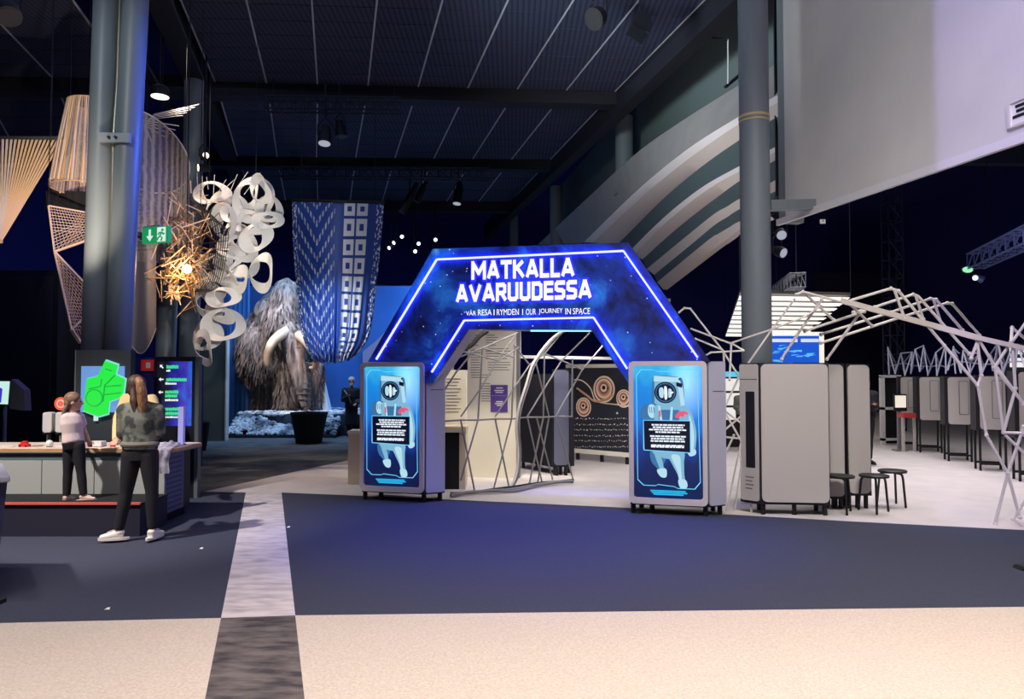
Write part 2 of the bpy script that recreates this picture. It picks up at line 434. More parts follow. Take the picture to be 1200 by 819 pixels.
# ------------------------------------------------------------------ hanging light wall at the upper right
WZ = 3.9
W1, W2 = G(914, 258, WZ), G(1200, 158, WZ)
W3 = W2 + (W2 - W1).normalized() * 4.2
LW = Fr(W1, W3)
struct('wall_hanging', MB().prism([LW.pt(.14, WZ), LW.pt(LW.L, WZ), LW.pt(LW.L, 9), LW.pt(.14, 9)], -LW.n * .18), lightw)
struct('trim_17', MB().prism([LW.pt(-.02, WZ - .05), LW.pt(.14, WZ - .05), LW.pt(.14, 9), LW.pt(-.02, 9)], -LW.n * .3), mat('wall_edge_green', (128, 136, 136), .7))
struct('trim_18', MB().prism([LW.pt(-.02, WZ - .08), LW.pt(LW.L, WZ - .08), LW.pt(LW.L, WZ + .01), LW.pt(-.02, WZ + .01)], LW.n * .05), mat('wall_lip', (214, 212, 214), .6))
s0 = LW.p2(1183, 135)[0]; z0 = LW.p2(1183, 152)[1]; z1 = LW.p2(1183, 121)[1]; hz = z1 - z0
t = thing('wall_sign', 'small framed wall plate with dark letter strokes on the lilac lit wall', 'sign', LW.pt(s0, z0, .02))
obj('plate_frame', MB().ring([LW.pt(a, z, .0) for a, z in rrect(s0, s0 + .8, z0, z1, .02)], [LW.pt(a, z, .0) for a, z in rrect(s0 + .03, s0 + .77, z0 + .02, z1 - .02, .01)], LW.n * .03), lightw, t)
obj('plate', plate(LW, s0 + .03, s0 + .77, z0 + .02, z1 - .02, .01, 0, .012), white, t)
q_ = LW.p2(1191.5, 135)[0] - s0
for zz, aa in ((.75, q_), (.57, q_ + .01), (.38, q_ - .03)):
    obj('letter_stroke', plate(LW, s0 + aa, s0 + aa + .3, z0 + zz * hz - .014, z0 + zz * hz + .014, .005, .012, .006), blackm, t)
# purple profile lamp (out of frame) with the barn door that gives the light its straight left edge
sB = LW.p2(1097, 150)[0]; pB_ = LW.pt(sB, 6.0); dB = pB_ - PURPLE; dB.z = 0; dB.normalize(); lft = V((-dB.y, dB.x, 0))
t = thing('profile_lamp', 'purple profile lamp with a barn door, above the picture edge', 'lamp', PURPLE + Z * .1)
obj('barn_door', MB().prism([PURPLE + dB * .5 + Z * -.5, PURPLE + dB * .5 + lft * .9 - Z * .5, PURPLE + dB * .5 + lft * .9 + Z * .45, PURPLE + dB * .5 + Z * .45], dB * .004), blackm, t)
obj('housing', MB().tube([PURPLE - dB * .5, PURPLE - dB * .08], [.1, .13], 14), black, t, True); obj('door_arm', MB().tube([PURPLE - dB * .1 + lft * .12, PURPLE + dB * .5 + lft * .5], .012, 6), black, t); obj('clamp', MB().tube([PURPLE - dB * .3 + Z * .1, PURPLE - dB * .3 + Z * 1.65], .02, 6), black, t)
# stub beam from the column to the wall
c1, c2 = P(900, 241, 9.75), P(953, 240, 10.0)
struct('trim_19', MB().bar(c1, c2, .14, .13), steel)

# ------------------------------------------------------------------ columns
def column(name, label, u0, v0, u1, v1, Y, d, ztop, m=steel, z0=0, grp=None):
    a = P(u0, v0, Y); b = P(u1, v1, Y)   # two axis points
    dv = (a - b) / (a.z - b.z)
    p0 = b + dv * (z0 - b.z); p1 = b + dv * (ztop - b.z)
    t = thing(name, label, 'column', p0, 0, grp)
    obj('shaft', MB().tube([p0, p1], d / 2, 28), m, t, True)
    obj('base_ring', MB().lathe(p0, [(d / 2 + .03, 0), (d / 2 + .03, .03), (d / 2, .04)], 28), m, t, True)
    return t, p0, p1, dv
ca, pa0, pa1, dva = column('steel_column', 'left shaft of the twin grey steel columns behind the counter', 125, 0, 111, 410, 10.4, .345, 8.6, grp='twin columns')
cb, pb0, pb1, dvb = column('steel_column', 'right shaft of the twin grey steel columns, lit blue on one side', 159, 0, 138.5, 410, 10.4, .345, 8.6, grp='twin columns')
t = thing('column_clamp', 'grey clamp plate tying the twin steel columns together', 'clamp', P(133, 161, 10.15))
a, b = P(116, 161, 10.2), P(153, 162, 10.2)
obj('clamp_plate', MB().bar(a, b, .05, .13), mat('clamp_paint', (150, 156, 164), .5), t)
for u in (128, 136): obj('bolt', MB().lathe(P(u, 161, 10.17), [(.02, 0), (.02, .03)], 8, (0, -1, 0)), black, t)
pc = [P(143, -60, 10.4), P(141, 0, 10.4), P(137.5, 100, 10.38), P(134, 150, 10.3), P(133, 172, 10.3), P(131, 260, 10.35), P(128, 330, 10.35), P(125, 412, 10.35), P(123, 520, 10.35)]
t = obj('drain_pipe', MB().tube(pc, .028, 10), mat('pipe_metal', (150, 146, 136), .35, metal=.7), None, True)
tag(t, 'thin metal pipe running down between the twin columns', 'pipe')
t = obj('power_cable', MB().tube([p + V((.055, -.01, .0)) for p in pc], .014, 8), black, None, True); tag(t, 'thin black cable beside the metal pipe on the twin columns', 'cable')
rc, rp0, rp1, dvr = column('steel_column', 'tall grey green column rising behind the grey booth', 882, 0, 887, 410, 9.75, .385, 8.8)
obj('tie_band', MB().lathe(rp0 + dvr * (1.65 + (439 - 136) / 870 * 9.75), [(.2, 0), (.2, .03)], 28), mat('tie_beige', (190, 170, 120), .6), rc, True)
obj('tie_band', MB().lathe(rp0 + dvr * (1.65 + (439 - 141) / 870 * 9.75), [(.2, 0), (.2, .02)], 28), mat('tie_beige', (190, 170, 120), .6), rc, True)
column('steel_column', 'grey column in front of the upper wall, larger of the two above the ledges', 731.5, 100, 731.5, 195, 18.7, .45, 8.2, z0=6.2)
column('steel_column', 'far slim grey column above the arch beside the ledges', 651.5, 195, 651.5, 260, 25.7, .42, 8.2, z0=6.0)
column('steel_column', 'farthest thin column in the dark above the arch', 602, 240, 602, 285, 30, .36, 8.2, z0=0)
column('steel_column', 'dim green grey column behind the wire ball lamp', 228, 100, 221, 440, 15.5, .40, 8.4)
column('steel_column', 'short dark column under the wire ball beside the sign', 197, 340, 193, 440, 16.5, .42, 5.0)

# ================================================================== ARCH WITH THE TWO POSTER KIOSKS
K = Fr((-2.01, 9.83), (2.27, 8.64))
ZT = K.p2(600, 424)[1]
led = emis('led_blue_white', (.03, .032, 1.0), 30)
ledhalo = emis('led_blue', (.004, .004, 1.0), 7.0)
letterw = emis('letter_white', (1, 1, 1), 1.15)
ledcyan = emis('led_cyan', (.25, .85, 1.0), 1.6)
frame_c = mat('kiosk_frame', (214, 204, 200), .5)
def poster_mat():
    m = bpy.data.materials.new('poster_backlit'); m.use_nodes = True; N = m.node_tree.nodes; L = m.node_tree.links; b = N['Principled BSDF']
    uv = N.new('ShaderNodeUVMap'); sp = N.new('ShaderNodeSeparateXYZ'); L.new(uv.outputs[0], sp.inputs[0])
    r = N.new('ShaderNodeValToRGB'); e = r.color_ramp.elements
    e[0].position = 0; e[0].color = lin((8, 16, 60)); e[1].position = 1; e[1].color = lin((60, 190, 240))
    for p, c in ((.22, (10, 26, 84)), (.40, (16, 60, 150)), (.62, (22, 120, 215)), (.85, (24, 140, 225))):
        q = e.new(p); q.color = lin(c)
    n = N.new('ShaderNodeTexNoise'); n.inputs['Scale'].default_value = 5; L.new(uv.outputs[0], n.inputs['Vector'])
    ad = N.new('ShaderNodeMath'); ad.operation = 'MULTIPLY_ADD'; ad.inputs[1].default_value = .3; L.new(n.outputs['Fac'], ad.inputs[0])
    sb = N.new('ShaderNodeMath'); sb.operation = 'SUBTRACT'; sb.inputs[1].default_value = .15; L.new(sp.outputs['Y'], sb.inputs[0]); L.new(sb.outputs[0], ad.inputs[2])
    L.new(ad.outputs[0], r.inputs[0])
    # star burst at the upper right
    ds = N.new('ShaderNodeVectorMath'); ds.operation = 'DISTANCE'; ds.inputs[1].default_value = (.78, .86, 0); L.new(uv.outputs[0], ds.inputs[0])
    r2 = N.new('ShaderNodeValToRGB'); r2.color_ramp.elements[0].color = (.55, .8, .9, 1); r2.color_ramp.elements[1].color = (0, 0, 0, 1); r2.color_ramp.elements[1].position = .3
    L.new(ds.outputs['Value'], r2.inputs[0])
    mx = N.new('ShaderNodeMix'); mx.data_type = 'RGBA'; mx.blend_type = 'ADD'; mx.inputs[0].default_value = .7
    L.new(r.outputs[0], mx.inputs[6]); L.new(r2.outputs[0], mx.inputs[7])
    L.new(mx.outputs[2], b.inputs['Emission Color']); b.inputs['Emission Strength'].default_value = 1.0
    b.inputs['Base Color'].default_value = (.01, .02, .05, 1); b.inputs['Roughness'].default_value = .35; return m
POST = poster_mat()
suit = mat('print_suit', (20, 40, 60), .4, emit=(136, 196, 226), es=.85); suit2 = mat('print_suit_shade', (20, 40, 60), .4, emit=(66, 126, 178), es=.8)
suit3 = mat('print_suit_bright', (20, 40, 60), .4, emit=(190, 232, 245), es=.9)
pdark = mat('print_dark', (4, 6, 18), .4, emit=(6, 10, 38), es=1); pwhite = mat('print_white', (60, 60, 60), .4, emit=(235, 245, 255), es=1)
pline = mat('print_line', (20, 40, 60), .4, emit=(120, 215, 255), es=1); pred = mat('print_red', (40, 10, 20), .4, emit=(235, 90, 120), es=1)
pcy = mat('print_cyan', (20, 40, 60), .4, emit=(40, 190, 240), es=1)

def kiosk(u0, u1, label):
    s0 = K.p2(u0, 500)[0]; s1 = K.p2(u1, 500)[0]
    zb = .105; zt = ZT
    t = thing('poster_kiosk', label, 'kiosk', K.pt((s0 + s1) / 2, 0, -.25))
    plan = [(s0 + .01, -.04), (s1 - .01, -.04), (s1 + .195, -.245), (s1 + .10, -.5), (s0 + .01, -.5)]
    obj('body', MB().prism([K.pt(a, zb, d) for a, d in plan], (0, 0, zt - zb)), core, t)
    fw = .055
    o = rrect(s0, s1, zb + .02, zt, .06); i = rrect(s0 + fw, s1 - fw, zb + .02 + fw * 1.3, zt - fw, .035)
    obj('frame', MB().ring([K.pt(a, z, -.04) for a, z in o], [K.pt(a, z, -.04) for a, z in i], K.n * .05), frame_c, t)
    a0, a1, b0, b1 = s0 + fw - .005, s1 - fw + .005, zb + .02 + fw * 1.25, zt - fw + .005
    mb = MB(); mb.add([K.pt(a0, b0, -.02), K.pt(a1, b0, -.02), K.pt(a1, b1, -.02), K.pt(a0, b1, -.02)], [(0, 1, 2, 3)]); mb.uv = [(0, 0), (1, 0), (1, 1), (0, 1)]
    sc_ = obj('poster', mb, POST, t)
    def q(x, y, d): return K.pt(a0 + (x - 85) / 323 * (a1 - a0), b1 - (y - 112) / 616 * (b1 - b0), -.02 + d)
    lay = [.001]
    def poly(name, pts, m):
        lay[0] += .0005; mb = MB(); mb.add([q(x, y, lay[0]) for x, y in pts], [tuple(range(len(pts)))]); return obj(name, mb, m, sc_)
    def smooth(pts, n=6):
        pts = [V((x, y, 0)) for x, y in pts]; k = len(pts); out = []
        for j in range(k):
            p0, p1, p2, p3 = pts[j - 1], pts[j], pts[(j + 1) % k], pts[(j + 2) % k]
            for f in [h / n for h in range(n)]:
                r = .5 * ((2 * p1) + (p2 - p0) * f + (2 * p0 - 5 * p1 + 4 * p2 - p3) * f * f + (3 * p1 - p0 - 3 * p2 + p3) * f ** 3); out.append((r.x, r.y))
        return out
    def circ(x, y, rx, ry=None, n=20): return [(x + rx * math.cos(2 * PI * k / n), y + (ry or rx) * math.sin(2 * PI * k / n)) for k in range(n)]
    # astronaut
    poly('astronaut_backpack', smooth([(178, 175), (200, 160), (290, 165), (318, 185), (322, 290), (300, 320), (190, 315), (172, 280)]), suit2)
    poly('astronaut_arm', smooth([(185, 300), (150, 292), (124, 312), (120, 350), (140, 366), (190, 366)]), suit2)
    poly('astronaut_glove', smooth([(158, 300), (178, 294), (192, 312), (192, 345), (172, 358), (156, 340)]), suit3)
    poly('astronaut_torso', smooth([(188, 300), (250, 292), (320, 300), (352, 330), (352, 380), (320, 400), (200, 400), (185, 370)]), suit)
    poly('astronaut_arm', smooth([(318, 298), (352, 325), (372, 385), (378, 440), (368, 515), (345, 522), (342, 470), (340, 400), (318, 350)]), suit)
    poly('astronaut_leg', smooth([(165, 512), (205, 512), (236, 540), (226, 575), (238, 600), (234, 628), (215, 625), (198, 592), (170, 560)]), suit2)
    poly('astronaut_leg', smooth([(240, 512), (318, 512), (320, 560), (322, 620), (330, 668), (310, 676), (298, 664), (292, 620), (264, 565)]), suit)
    poly('astronaut_hips', smooth([(178, 505), (250, 500), (318, 505), (312, 535), (250, 545), (190, 530)]), suit)
    poly('leg_shade', smooth([(262, 530), (300, 530), (306, 580), (310, 650), (300, 655), (290, 600)]), suit3)
    poly('leg_shade', smooth([(185, 525), (208, 530), (222, 560), (228, 615), (216, 612), (204, 580)]), suit)
    poly('boot', smooth([(196, 596), (236, 590), (240, 624), (226, 632), (208, 624)]), suit3)
    poly('boot', smooth([(294, 640), (328, 640), (334, 672), (304, 678)]), suit3)
    poly('chest_pack', [(205, 318), (300, 318), (300, 366), (205, 366)], suit2)
    poly('chest_strap', [(202, 300), (212, 300), (222, 366), (210, 366)], suit3); poly('chest_strap', [(262, 298), (272, 298), (268, 366), (256, 366)], suit3)
    poly('arm_shade', smooth([(345, 340), (360, 380), (368, 440), (362, 500), (352, 505), (352, 440), (346, 390)]), suit3)
    poly('glove', smooth([(340, 500), (372, 498), (374, 520), (352, 530), (340, 520)]), suit3)
    for j in range(3): poly('finger_line', [(160 + j * 10, 306), (163 + j * 10, 304), (166 + j * 10, 332), (163 + j * 10, 334)], suit2)
    poly('helmet_rim', [(186, 165), (300, 172), (318, 215), (324, 290), (300, 310), (186, 290)], suit)
    poly('helmet_side', [(300, 172), (318, 215), (326, 296), (308, 300), (296, 220)], suit3)
    poly('helmet_top', [(184, 160), (305, 168), (302, 190), (182, 186)], suit3)
    poly('helmet_visor', circ(237, 238, 52, 50), pdark)
    poly('visor_reflection', circ(237, 238, 46, 44), suit2); poly('visor_reflection', circ(237, 238, 42, 40), pdark)
    poly('visor_reflection', smooth([(208, 222), (222, 214), (230, 230), (226, 262), (210, 256)]), suit3)
    poly('visor_reflection', smooth([(232, 212), (244, 216), (246, 262), (234, 268)]), pwhite)
    poly('visor_reflection', smooth([(252, 222), (266, 226), (266, 254), (252, 260)]), suit3)
    poly('visor_reflection', [(258, 236), (274, 233), (275, 240), (260, 245)], pwhite)
    poly('camera_block', [(288, 190), (314, 196), (314, 216), (288, 208)], pdark); poly('camera_lens', circ(303, 176, 5, 5, 8), pdark)
    poly('shoulder_patch', smooth([(282, 348), (300, 324), (312, 332), (298, 356)]), pred); poly('shoulder_patch', [(308, 322), (326, 330), (320, 352), (306, 346)], pred); poly('shoulder_patch', [(316, 320), (340, 330), (338, 342), (318, 334)], pred)
    poly('shoulder_patch', [(205, 322), (214, 322), (216, 350), (208, 350)], pred)
    # outline and text block
    ol = [(100, 158), (122, 130), (182, 130), (200, 139), (276, 139), (292, 129), (368, 129), (386, 148), (396, 648), (370, 680), (292, 680), (276, 672), (200, 665), (188, 671), (132, 671), (104, 645)]
    lay[0] += .0005; c_ = (246, 404)
    mb = MB(); n = len(ol)
    inn = [(x + (c_[0] - x) * .012 * 1.9, y + (c_[1] - y) * .012) for x, y in ol]
    mb.add([q(x, y, lay[0]) for x, y in ol] + [q(x, y, lay[0]) for x, y in inn], [(k, (k + 1) % n, n + (k + 1) % n, n + k) for k in range(n)])
    obj('border_line', mb, pline, sc_)
    poly('text_box_edge', [(132, 366), (352, 366), (352, 516), (135, 508), (132, 500)], pline)
    poly('text_box', [(135, 369), (349, 369), (349, 512), (138, 504)], pdark)
    rr = random.Random(3)
    for y, x0, x1 in ((388, 172, 325), (399, 178, 318), (410, 160, 332), (421, 190, 302), (440, 165, 330), (451, 170, 322), (462, 168, 326), (482, 170, 322), (488, 170, 322)):
        x = x0
        while x < x1 - 4:
            wd = min(rr.uniform(8, 26), x1 - x); poly('text_word', [(x, y - 3.6), (x + wd, y - 3.6), (x + wd, y + 3.6), (x, y + 3.6)], pwhite); x += wd + 3
    for y, x0, x1 in ((690, 165, 328), (698, 172, 335), (706, 180, 318)):
        poly('footer_line', [(x0, y - 3), (x1, y - 3), (x1, y + 3), (x0, y + 3)], pcy)
    # chamfer side panel, vents, feet
    A, B = K.pt(s1, 0, -.04), K.pt(s1 + .205, 0, -.245); C = Fr(A, B)
    obj('side_panel', plate(C, .012, C.L - .012, zb + .02, zt - .005, .03, 0, .018), panL, t)
    obj('side_slot', plate(C, C.L * .25, C.L * .85, zt - .36, zt - .352, .002, .018, .002), core, t)
    for a, d in ((s0 + .04, -.08), (s0 + .26, -.1), (s1 - .03, -.09), (s1 + .13, -.25), (s0 + .1, -.45), (s1 + .05, -.46)):
        p = K.pt(a, 0, d); obj('foot', MB().tube([p, p + V((0, 0, zb + .01))], .03, 8), black, t)
    return t, s0, s1
k1, ks0, ks1 = kiosk(422, 496.5, 'astronaut poster kiosk carrying the left end of the blue arch')
k2, ks2, ks3 = kiosk(737, 829, 'astronaut poster kiosk carrying the right end of the blue arch')

# ---- arch
DA = -.05
def star_mat():
    m = bpy.data.materials.new('star_print'); m.use_nodes = True; N = m.node_tree.nodes; L = m.node_tree.links; b = N['Principled BSDF']
    tc = N.new('ShaderNodeTexCoord')
    n = N.new('ShaderNodeTexNoise'); n.inputs['Scale'].default_value = 1.3; n.inputs['Detail'].default_value = 7; n.inputs['Roughness'].default_value = .62; n.inputs['Distortion'].default_value = .5
    L.new(tc.outputs['Object'], n.inputs['Vector'])
    r = N.new('ShaderNodeValToRGB'); e = r.color_ramp.elements; e[0].position = .38; e[0].color = lin((10, 14, 56)); e[1].position = .76; e[1].color = lin((130, 200, 240))
    q = e.new(.50); q.color = lin((18, 48, 130)); q = e.new(.62); q.color = lin((38, 110, 190))
    L.new(n.outputs['Fac'], r.inputs[0])
    vo = N.new('ShaderNodeTexVoronoi'); vo.inputs['Scale'].default_value = 9; L.new(tc.outputs['Object'], vo.inputs['Vector'])
    r2 = N.new('ShaderNodeValToRGB'); r2.color_ramp.elements[0].position = .03; r2.color_ramp.elements[0].color = (.7, .85, 1, 1); r2.color_ramp.elements[1].position = .10; r2.color_ramp.elements[1].color = (0, 0, 0, 1)
    L.new(vo.outputs['Distance'], r2.inputs[0])
    mx = N.new('ShaderNodeMix'); mx.data_type = 'RGBA'; mx.blend_type = 'ADD'; mx.inputs[0].default_value = 1; L.new(r.outputs[0], mx.inputs[6]); L.new(r2.outputs[0], mx.inputs[7])
    L.new(mx.outputs[2], b.inputs['Base Color']); b.inputs['Roughness'].default_value = .5
    L.new(mx.outputs[2], b.inputs['Emission Color']); b.inputs['Emission Strength'].default_value = .55  # print glows by itself, standing in for LED light falling on it
    return m
STAR = star_mat()
ar = thing('entrance_arch', 'blue starry entrance arch with glowing white lettering between two kiosks', 'arch', K.pt(2.2, 0, -.25))
op = [(432, 424), (508, 292), (736.5, 284.5), (833, 424), (737.5, 424), (737.5, 450), (693.5, 387), (550, 386), (507.5, 449), (497.5, 449), (497.5, 424)]
pts = [K.px(u, v, DA) for u, v in op]
obj('face_panel', MB().prism(pts, K.n * .025), STAR, ar)
obj('arch_box', MB().prism([p - K.n * .002 for p in pts], -K.n * .34), mat('arch_side_paint', (176, 174, 190), .6), ar)
def ledrun(px):
    for (a, b) in zip(px[:-1], px[1:]):
        obj('led_strip', MB().bar(K.px(*a, DA + .04), K.px(*b, DA + .04), .022, .022, K.n), led, ar)
ledrun([(441, 421), (511.8, 304), (730.6, 294), (817.6, 419)])
ledrun([(506, 436), (544, 375.5), (695.5, 372), (735, 432)])
obj('underside_lamp', MB().bar(K.px(622, 387.5, DA - .03), K.px(692, 387.5, DA - .03), .03, .02), ledcyan, ar)
# letters
GLY = {'M': (.92, [[(0, 0), (0, 1)], [(.92, 0), (.92, 1)], [(.03, .98), (.46, .30)], [(.89, .98), (.46, .30)]]), 'A': (.74, [[(0, 0), (.33, 1)], [(.74, 0), (.41, 1)], [(.16, .26), (.58, .26)], [(.33, 1), (.41, 1)]]),
       'T': (.62, [[(0, 1), (.62, 1)], [(.31, 0), (.31, 1)]]), 'K': (.66, [[(0, 0), (0, 1)], [(.04, .46), (.60, 1)], [(.22, .58), (.66, 0)]]), 'L': (.48, [[(0, 1), (0, 0)], [(0, 0), (.48, 0)]]),
       'V': (.74, [[(0, 1), (.35, 0)], [(.74, 1), (.39, 0)]]), 'R': (.60, [[(0, 0), (0, 1)], [(0, 1), (.46, 1)], [(.46, 1), (.58, .88)], [(.58, .88), (.58, .58)], [(.58, .58), (.46, .44)], [(.46, .44), (0, .44)], [(.32, .44), (.62, 0)]]),
       'U': (.60, [[(0, 1), (0, .14)], [(0, .14), (.13, 0)], [(.13, 0), (.47, 0)], [(.47, 0), (.60, .14)], [(.60, .14), (.60, 1)]]), 'D': (.60, [[(0, 0), (0, 1)], [(0, 1), (.44, 1)], [(.44, 1), (.60, .84)], [(.60, .84), (.60, .16)], [(.60, .16), (.44, 0)], [(.44, 0), (0, 0)]]),
       'E': (.50, [[(0, 0), (0, 1)], [(0, 1), (.5, 1)], [(0, .5), (.46, .5)], [(0, 0), (.5, 0)]]), 'S': (.56, [[(.55, 1), (.12, 1)], [(.12, 1), (0, .88)], [(0, .88), (0, .62)], [(0, .62), (.10, .52)], [(.10, .52), (.46, .48)], [(.46, .48), (.56, .38)], [(.56, .38), (.56, .12)], [(.56, .12), (.44, 0)], [(.44, 0), (0, 0)]])}
def letters(body, u0, v0, u1, v1, hgt, wt):
    """block letters from strokes; u0,v0 .. u1,v1 run along the base line, hgt is the cap height in pixels"""
    A = K.p2(u0, v0, DA); B = K.p2(u1, v1, DA); ch = hgt / F * 9.2; gap = .10
    tot = sum(GLY[c][0] + wt for c in body) + gap * (len(body) - 1); x = wt / 2; hw = wt / 2
    sx = (B[0] - A[0]) / tot; sl = (B[1] - A[1]) / (B[0] - A[0])
    for c in body:
        wd, st = GLY[c]
        def glyph(hx, d):
            mb = MB()
            for (p, q) in st:
                p = (p[0], hw + p[1] * (1 - wt)); q = (q[0], hw + q[1] * (1 - wt)); dx, dz = q[0] - p[0], q[1] - p[1]; L_ = math.hypot(dx, dz); dx /= L_; dz /= L_; e = hx if abs(dx) < .05 or abs(dz) < .05 else hx * .55
                cs = [(p[0] - dx * e + dz * hx, p[1] - dz * e - dx * hx), (q[0] + dx * e + dz * hx, q[1] + dz * e - dx * hx), (q[0] + dx * e - dz * hx, q[1] + dz * e + dx * hx), (p[0] - dx * e - dz * hx, p[1] - dz * e + dx * hx)]
                cs = [(a_, min(max(b_, hw - hx), 1 - hw + hx)) for a_, b_ in cs]
                mb.add([K.pt(A[0] + (x + a_) * sx, A[1] + (x + a_) * sx * sl + b_ * ch, d) for a_, b_ in cs], [(0, 1, 2, 3)])
            return mb
        o = obj('letter', glyph(hw, DA + .055), letterw, ar)
        obj('letter_halo', glyph(hw * 1.9, DA + .034), ledhalo, o)
        x += wd + wt + gap
letters('MATKALLA', 554, 328.5, 674, 325, 22.5, .23)
letters('AVARUUDESSA', 536, 355.5, 694, 350.5, 22.5, .23)
def subt(body, u0, u1):
    for wd, a, b in body:
        A = K.p2(a, 370 - (a - 548) * .012, DA); B = K.p2(b, 370, DA); z = A[1]
        text_on(wd, K, A[0], B[0], z, z + .075, DA + .03, letterw, ar, 'subtitle_word', .0)
subt([('VÅR', 547, 558.7), ('RESA', 561, 577), ('I', 579.3, 580.3), ('RYMDEN', 583, 608.7), ('|', 612.7, 613.5), ('OUR', 617, 628.7), ('JOURNEY', 632, 660), ('IN', 663, 669.5), ('SPACE', 671.8, 692)], 0, 0)

# ================================================================== BOOTHS BEHIND AND BESIDE THE ARCH
def booth(name, label, A, B, zb, zt, lc=0, rc=0, depth=.5, m=pan, slot=False, cat='booth', r=.06, legs=True, grp=None):
    f = Fr(A, B); t = thing(name, label, cat, f.pt(f.L / 2, 0, -depth / 2), 0, grp)
    q = .7071
    plan = []
    if lc: plan += [(-lc * q, -lc * q)]
    plan += [(0, 0), (f.L, 0)]
    if rc: plan += [(f.L + rc * q, -rc * q)]
    plan += [(f.L + (rc * q if rc else 0) * .5, -depth), (-(lc * q if lc else 0) * .5, -depth)]
    obj('body', MB().prism([f.pt(a, zb, d) for a, d in plan], (0, 0, zt - zb)), core, t)
    obj('front_panel', plate(f, .015, f.L - .015, zb + .03, zt - .015, r, 0, .02), m, t)
    if lc:
        c = Fr(f.pt(-lc * q, 0, -lc * q), f.pt(0, 0, 0))
        obj('side_panel', plate(c, .012, c.L - .012, zb + .03, zt - .015, .03, 0, .018), m, t)
        if slot:
            obj('side_slot', plate(c, c.L * .35, c.L * .8, zb + .42, zt - .34, .01, .018, .004), core, t)
            obj('seam', plate(c, .02, c.L - .02, zt - .2, zt - .192, .002, .018, .003), core, t)
            for k in range(4): obj('label_text', plate(c, c.L * .3, c.L * (.72 - .08 * (k % 2)), zb + .3 - k * .045, zb + .315 - k * .045, .002, .018, .003), mat('print_grey', (120, 118, 122)), t)
    if rc:
        c = Fr(f.pt(f.L, 0, 0), f.pt(f.L + rc * q, 0, -rc * q)); obj('side_panel', plate(c, .012, c.L - .012, zb + .03, zt - .015, .03, 0, .018), m, t)
    if legs:
        for a, d in ((.04, -.05), (f.L / 2, -.06), (f.L - .05, -.05), (.06, -depth + .06), (f.L - .06, -depth + .06)):
            p = f.pt(a, 0, d); obj('foot', MB().tube([p, p + Z * (zb + .01)], .028, 8), black, t)
    return t, f
def gp(u, Y): return ((u - 600) / F * Y, Y)
booth('exhibit_booth', 'wide grey booth with a dark slot in its left side, right of the arch', gp(889.5, 8.8), gp(971, 8.72), .125, 1.79, lc=.27, slot=True, depth=.42)
booth('exhibit_booth', 'narrow grey booth panel directly behind the wide booth', gp(963, 9.24), gp(989, 9.2), .12, 1.79, depth=.3)
booth('exhibit_booth', 'tapered grey booth panel behind the stools, furthest right of the three', gp(990.8, 9.2), gp(1019, 9.2), .16, 1.785, depth=.3)
# dark booth and slate panel inside the arch
booth('exhibit_booth', 'dark booth seen through the arch with a slate end panel', gp(609, 13.2), gp(650, 12.3), .12, 1.66, depth=.4, m=core)
booth('exhibit_booth', 'slate grey booth panel standing inside the arch', gp(648, 12.2), gp(667, 12.25), .14, 1.74, depth=.06, m=mat('panel_slate', (112, 116, 140), .55))

# ---- tall text panel, leaning info panel, purple poster, counter inside the arch
cream = mat('panel_cream', (232, 226, 210), .6); inkm = mat('print_ink', (138, 132, 124), .6)
fT = Fr(gp(548, 12.0), gp(605, 11.9))
def wallpanel(name, label, f, z0, z1, cat='panel'):
    t = thing(name, label, cat, f.pt(f.L / 2, 0, -.1))
    obj('board', MB().prism([f.pt(0, z0 if z0 > .06 else 0), f.pt(f.L, z0 if z0 > .06 else 0), f.pt(f.L, z1), f.pt(0, z1)], -f.n * .12), cream, t)
    return t
tp = wallpanel('text_panel', 'tall cream text panel with a purple poster inside the arch', fT, 0, 2.62)
obj('edge_post', MB().prism([fT.pt(fT.L, 0), fT.pt(fT.L + .05, 0), fT.pt(fT.L + .05, 2.66), fT.pt(fT.L, 2.66)], -fT.n * .14), tubed, tp)
rr = random.Random(5)
for z0, n, a0, a1 in ((2.28, 5, .05, .22), (2.28, 5, .3, .5), (2.04, 5, .05, .22), (2.06, 5, .3, .7), (1.84, 5, .05, .25), (1.84, 4, .33, .7), (1.64, 2, .06, .4), (1.5, 8, .22, .42)):
    for k in range(n):
        obj('text_line', plate(fT, a0, a1 - rr.uniform(0, .06), z0 - k * .04, z0 - k * .04 + .013, .002, 0, .003), inkm, tp)
ps = mat('poster_purple', (92, 66, 150), .5); s0, z1 = fT.p2(575, 451); s1, z0 = fT.p2(595, 483)
po = thing('purple_poster', 'small purple poster with two lines of text on the cream panel', 'poster', fT.pt(s0, z0, .01))
obj('sheet', plate(fT, s0, s1, z0, z1, .005, .001, .006), ps, po); obj('fold', plate(fT, s0, s1, z0 + .26, z0 + .27, .002, .007, .002), mat('poster_pale', (150, 130, 200)), po)
for zz, x0, x1 in ((.38, .09, .2), (.34, .06, .22), (.31, .08, .2), (.16, .09, .2), (.13, .07, .22), (.1, .1, .18)):
    obj('text_line', plate(fT, s0 + x0, s0 + x1, z0 + zz, z0 + zz + .016, .002, .007, .002), white, po)
fI = Fr(gp(519, 11.3), gp(546, 11.25))
ip = wallpanel('text_panel', 'lower cream text panel beside the left kiosk inside the arch', fI, .05, 1.72)
for k in range(11): obj('text_line', plate(fI, .05, .28 - .03 * (k % 3), 1.58 - k * .05, 1.593 - k * .05, .002, 0, .003), inkm, ip)
t = thing('counter_box', 'black counter with pale wooden top behind the left kiosk', 'counter', V((-.85, 11.0, 0)))
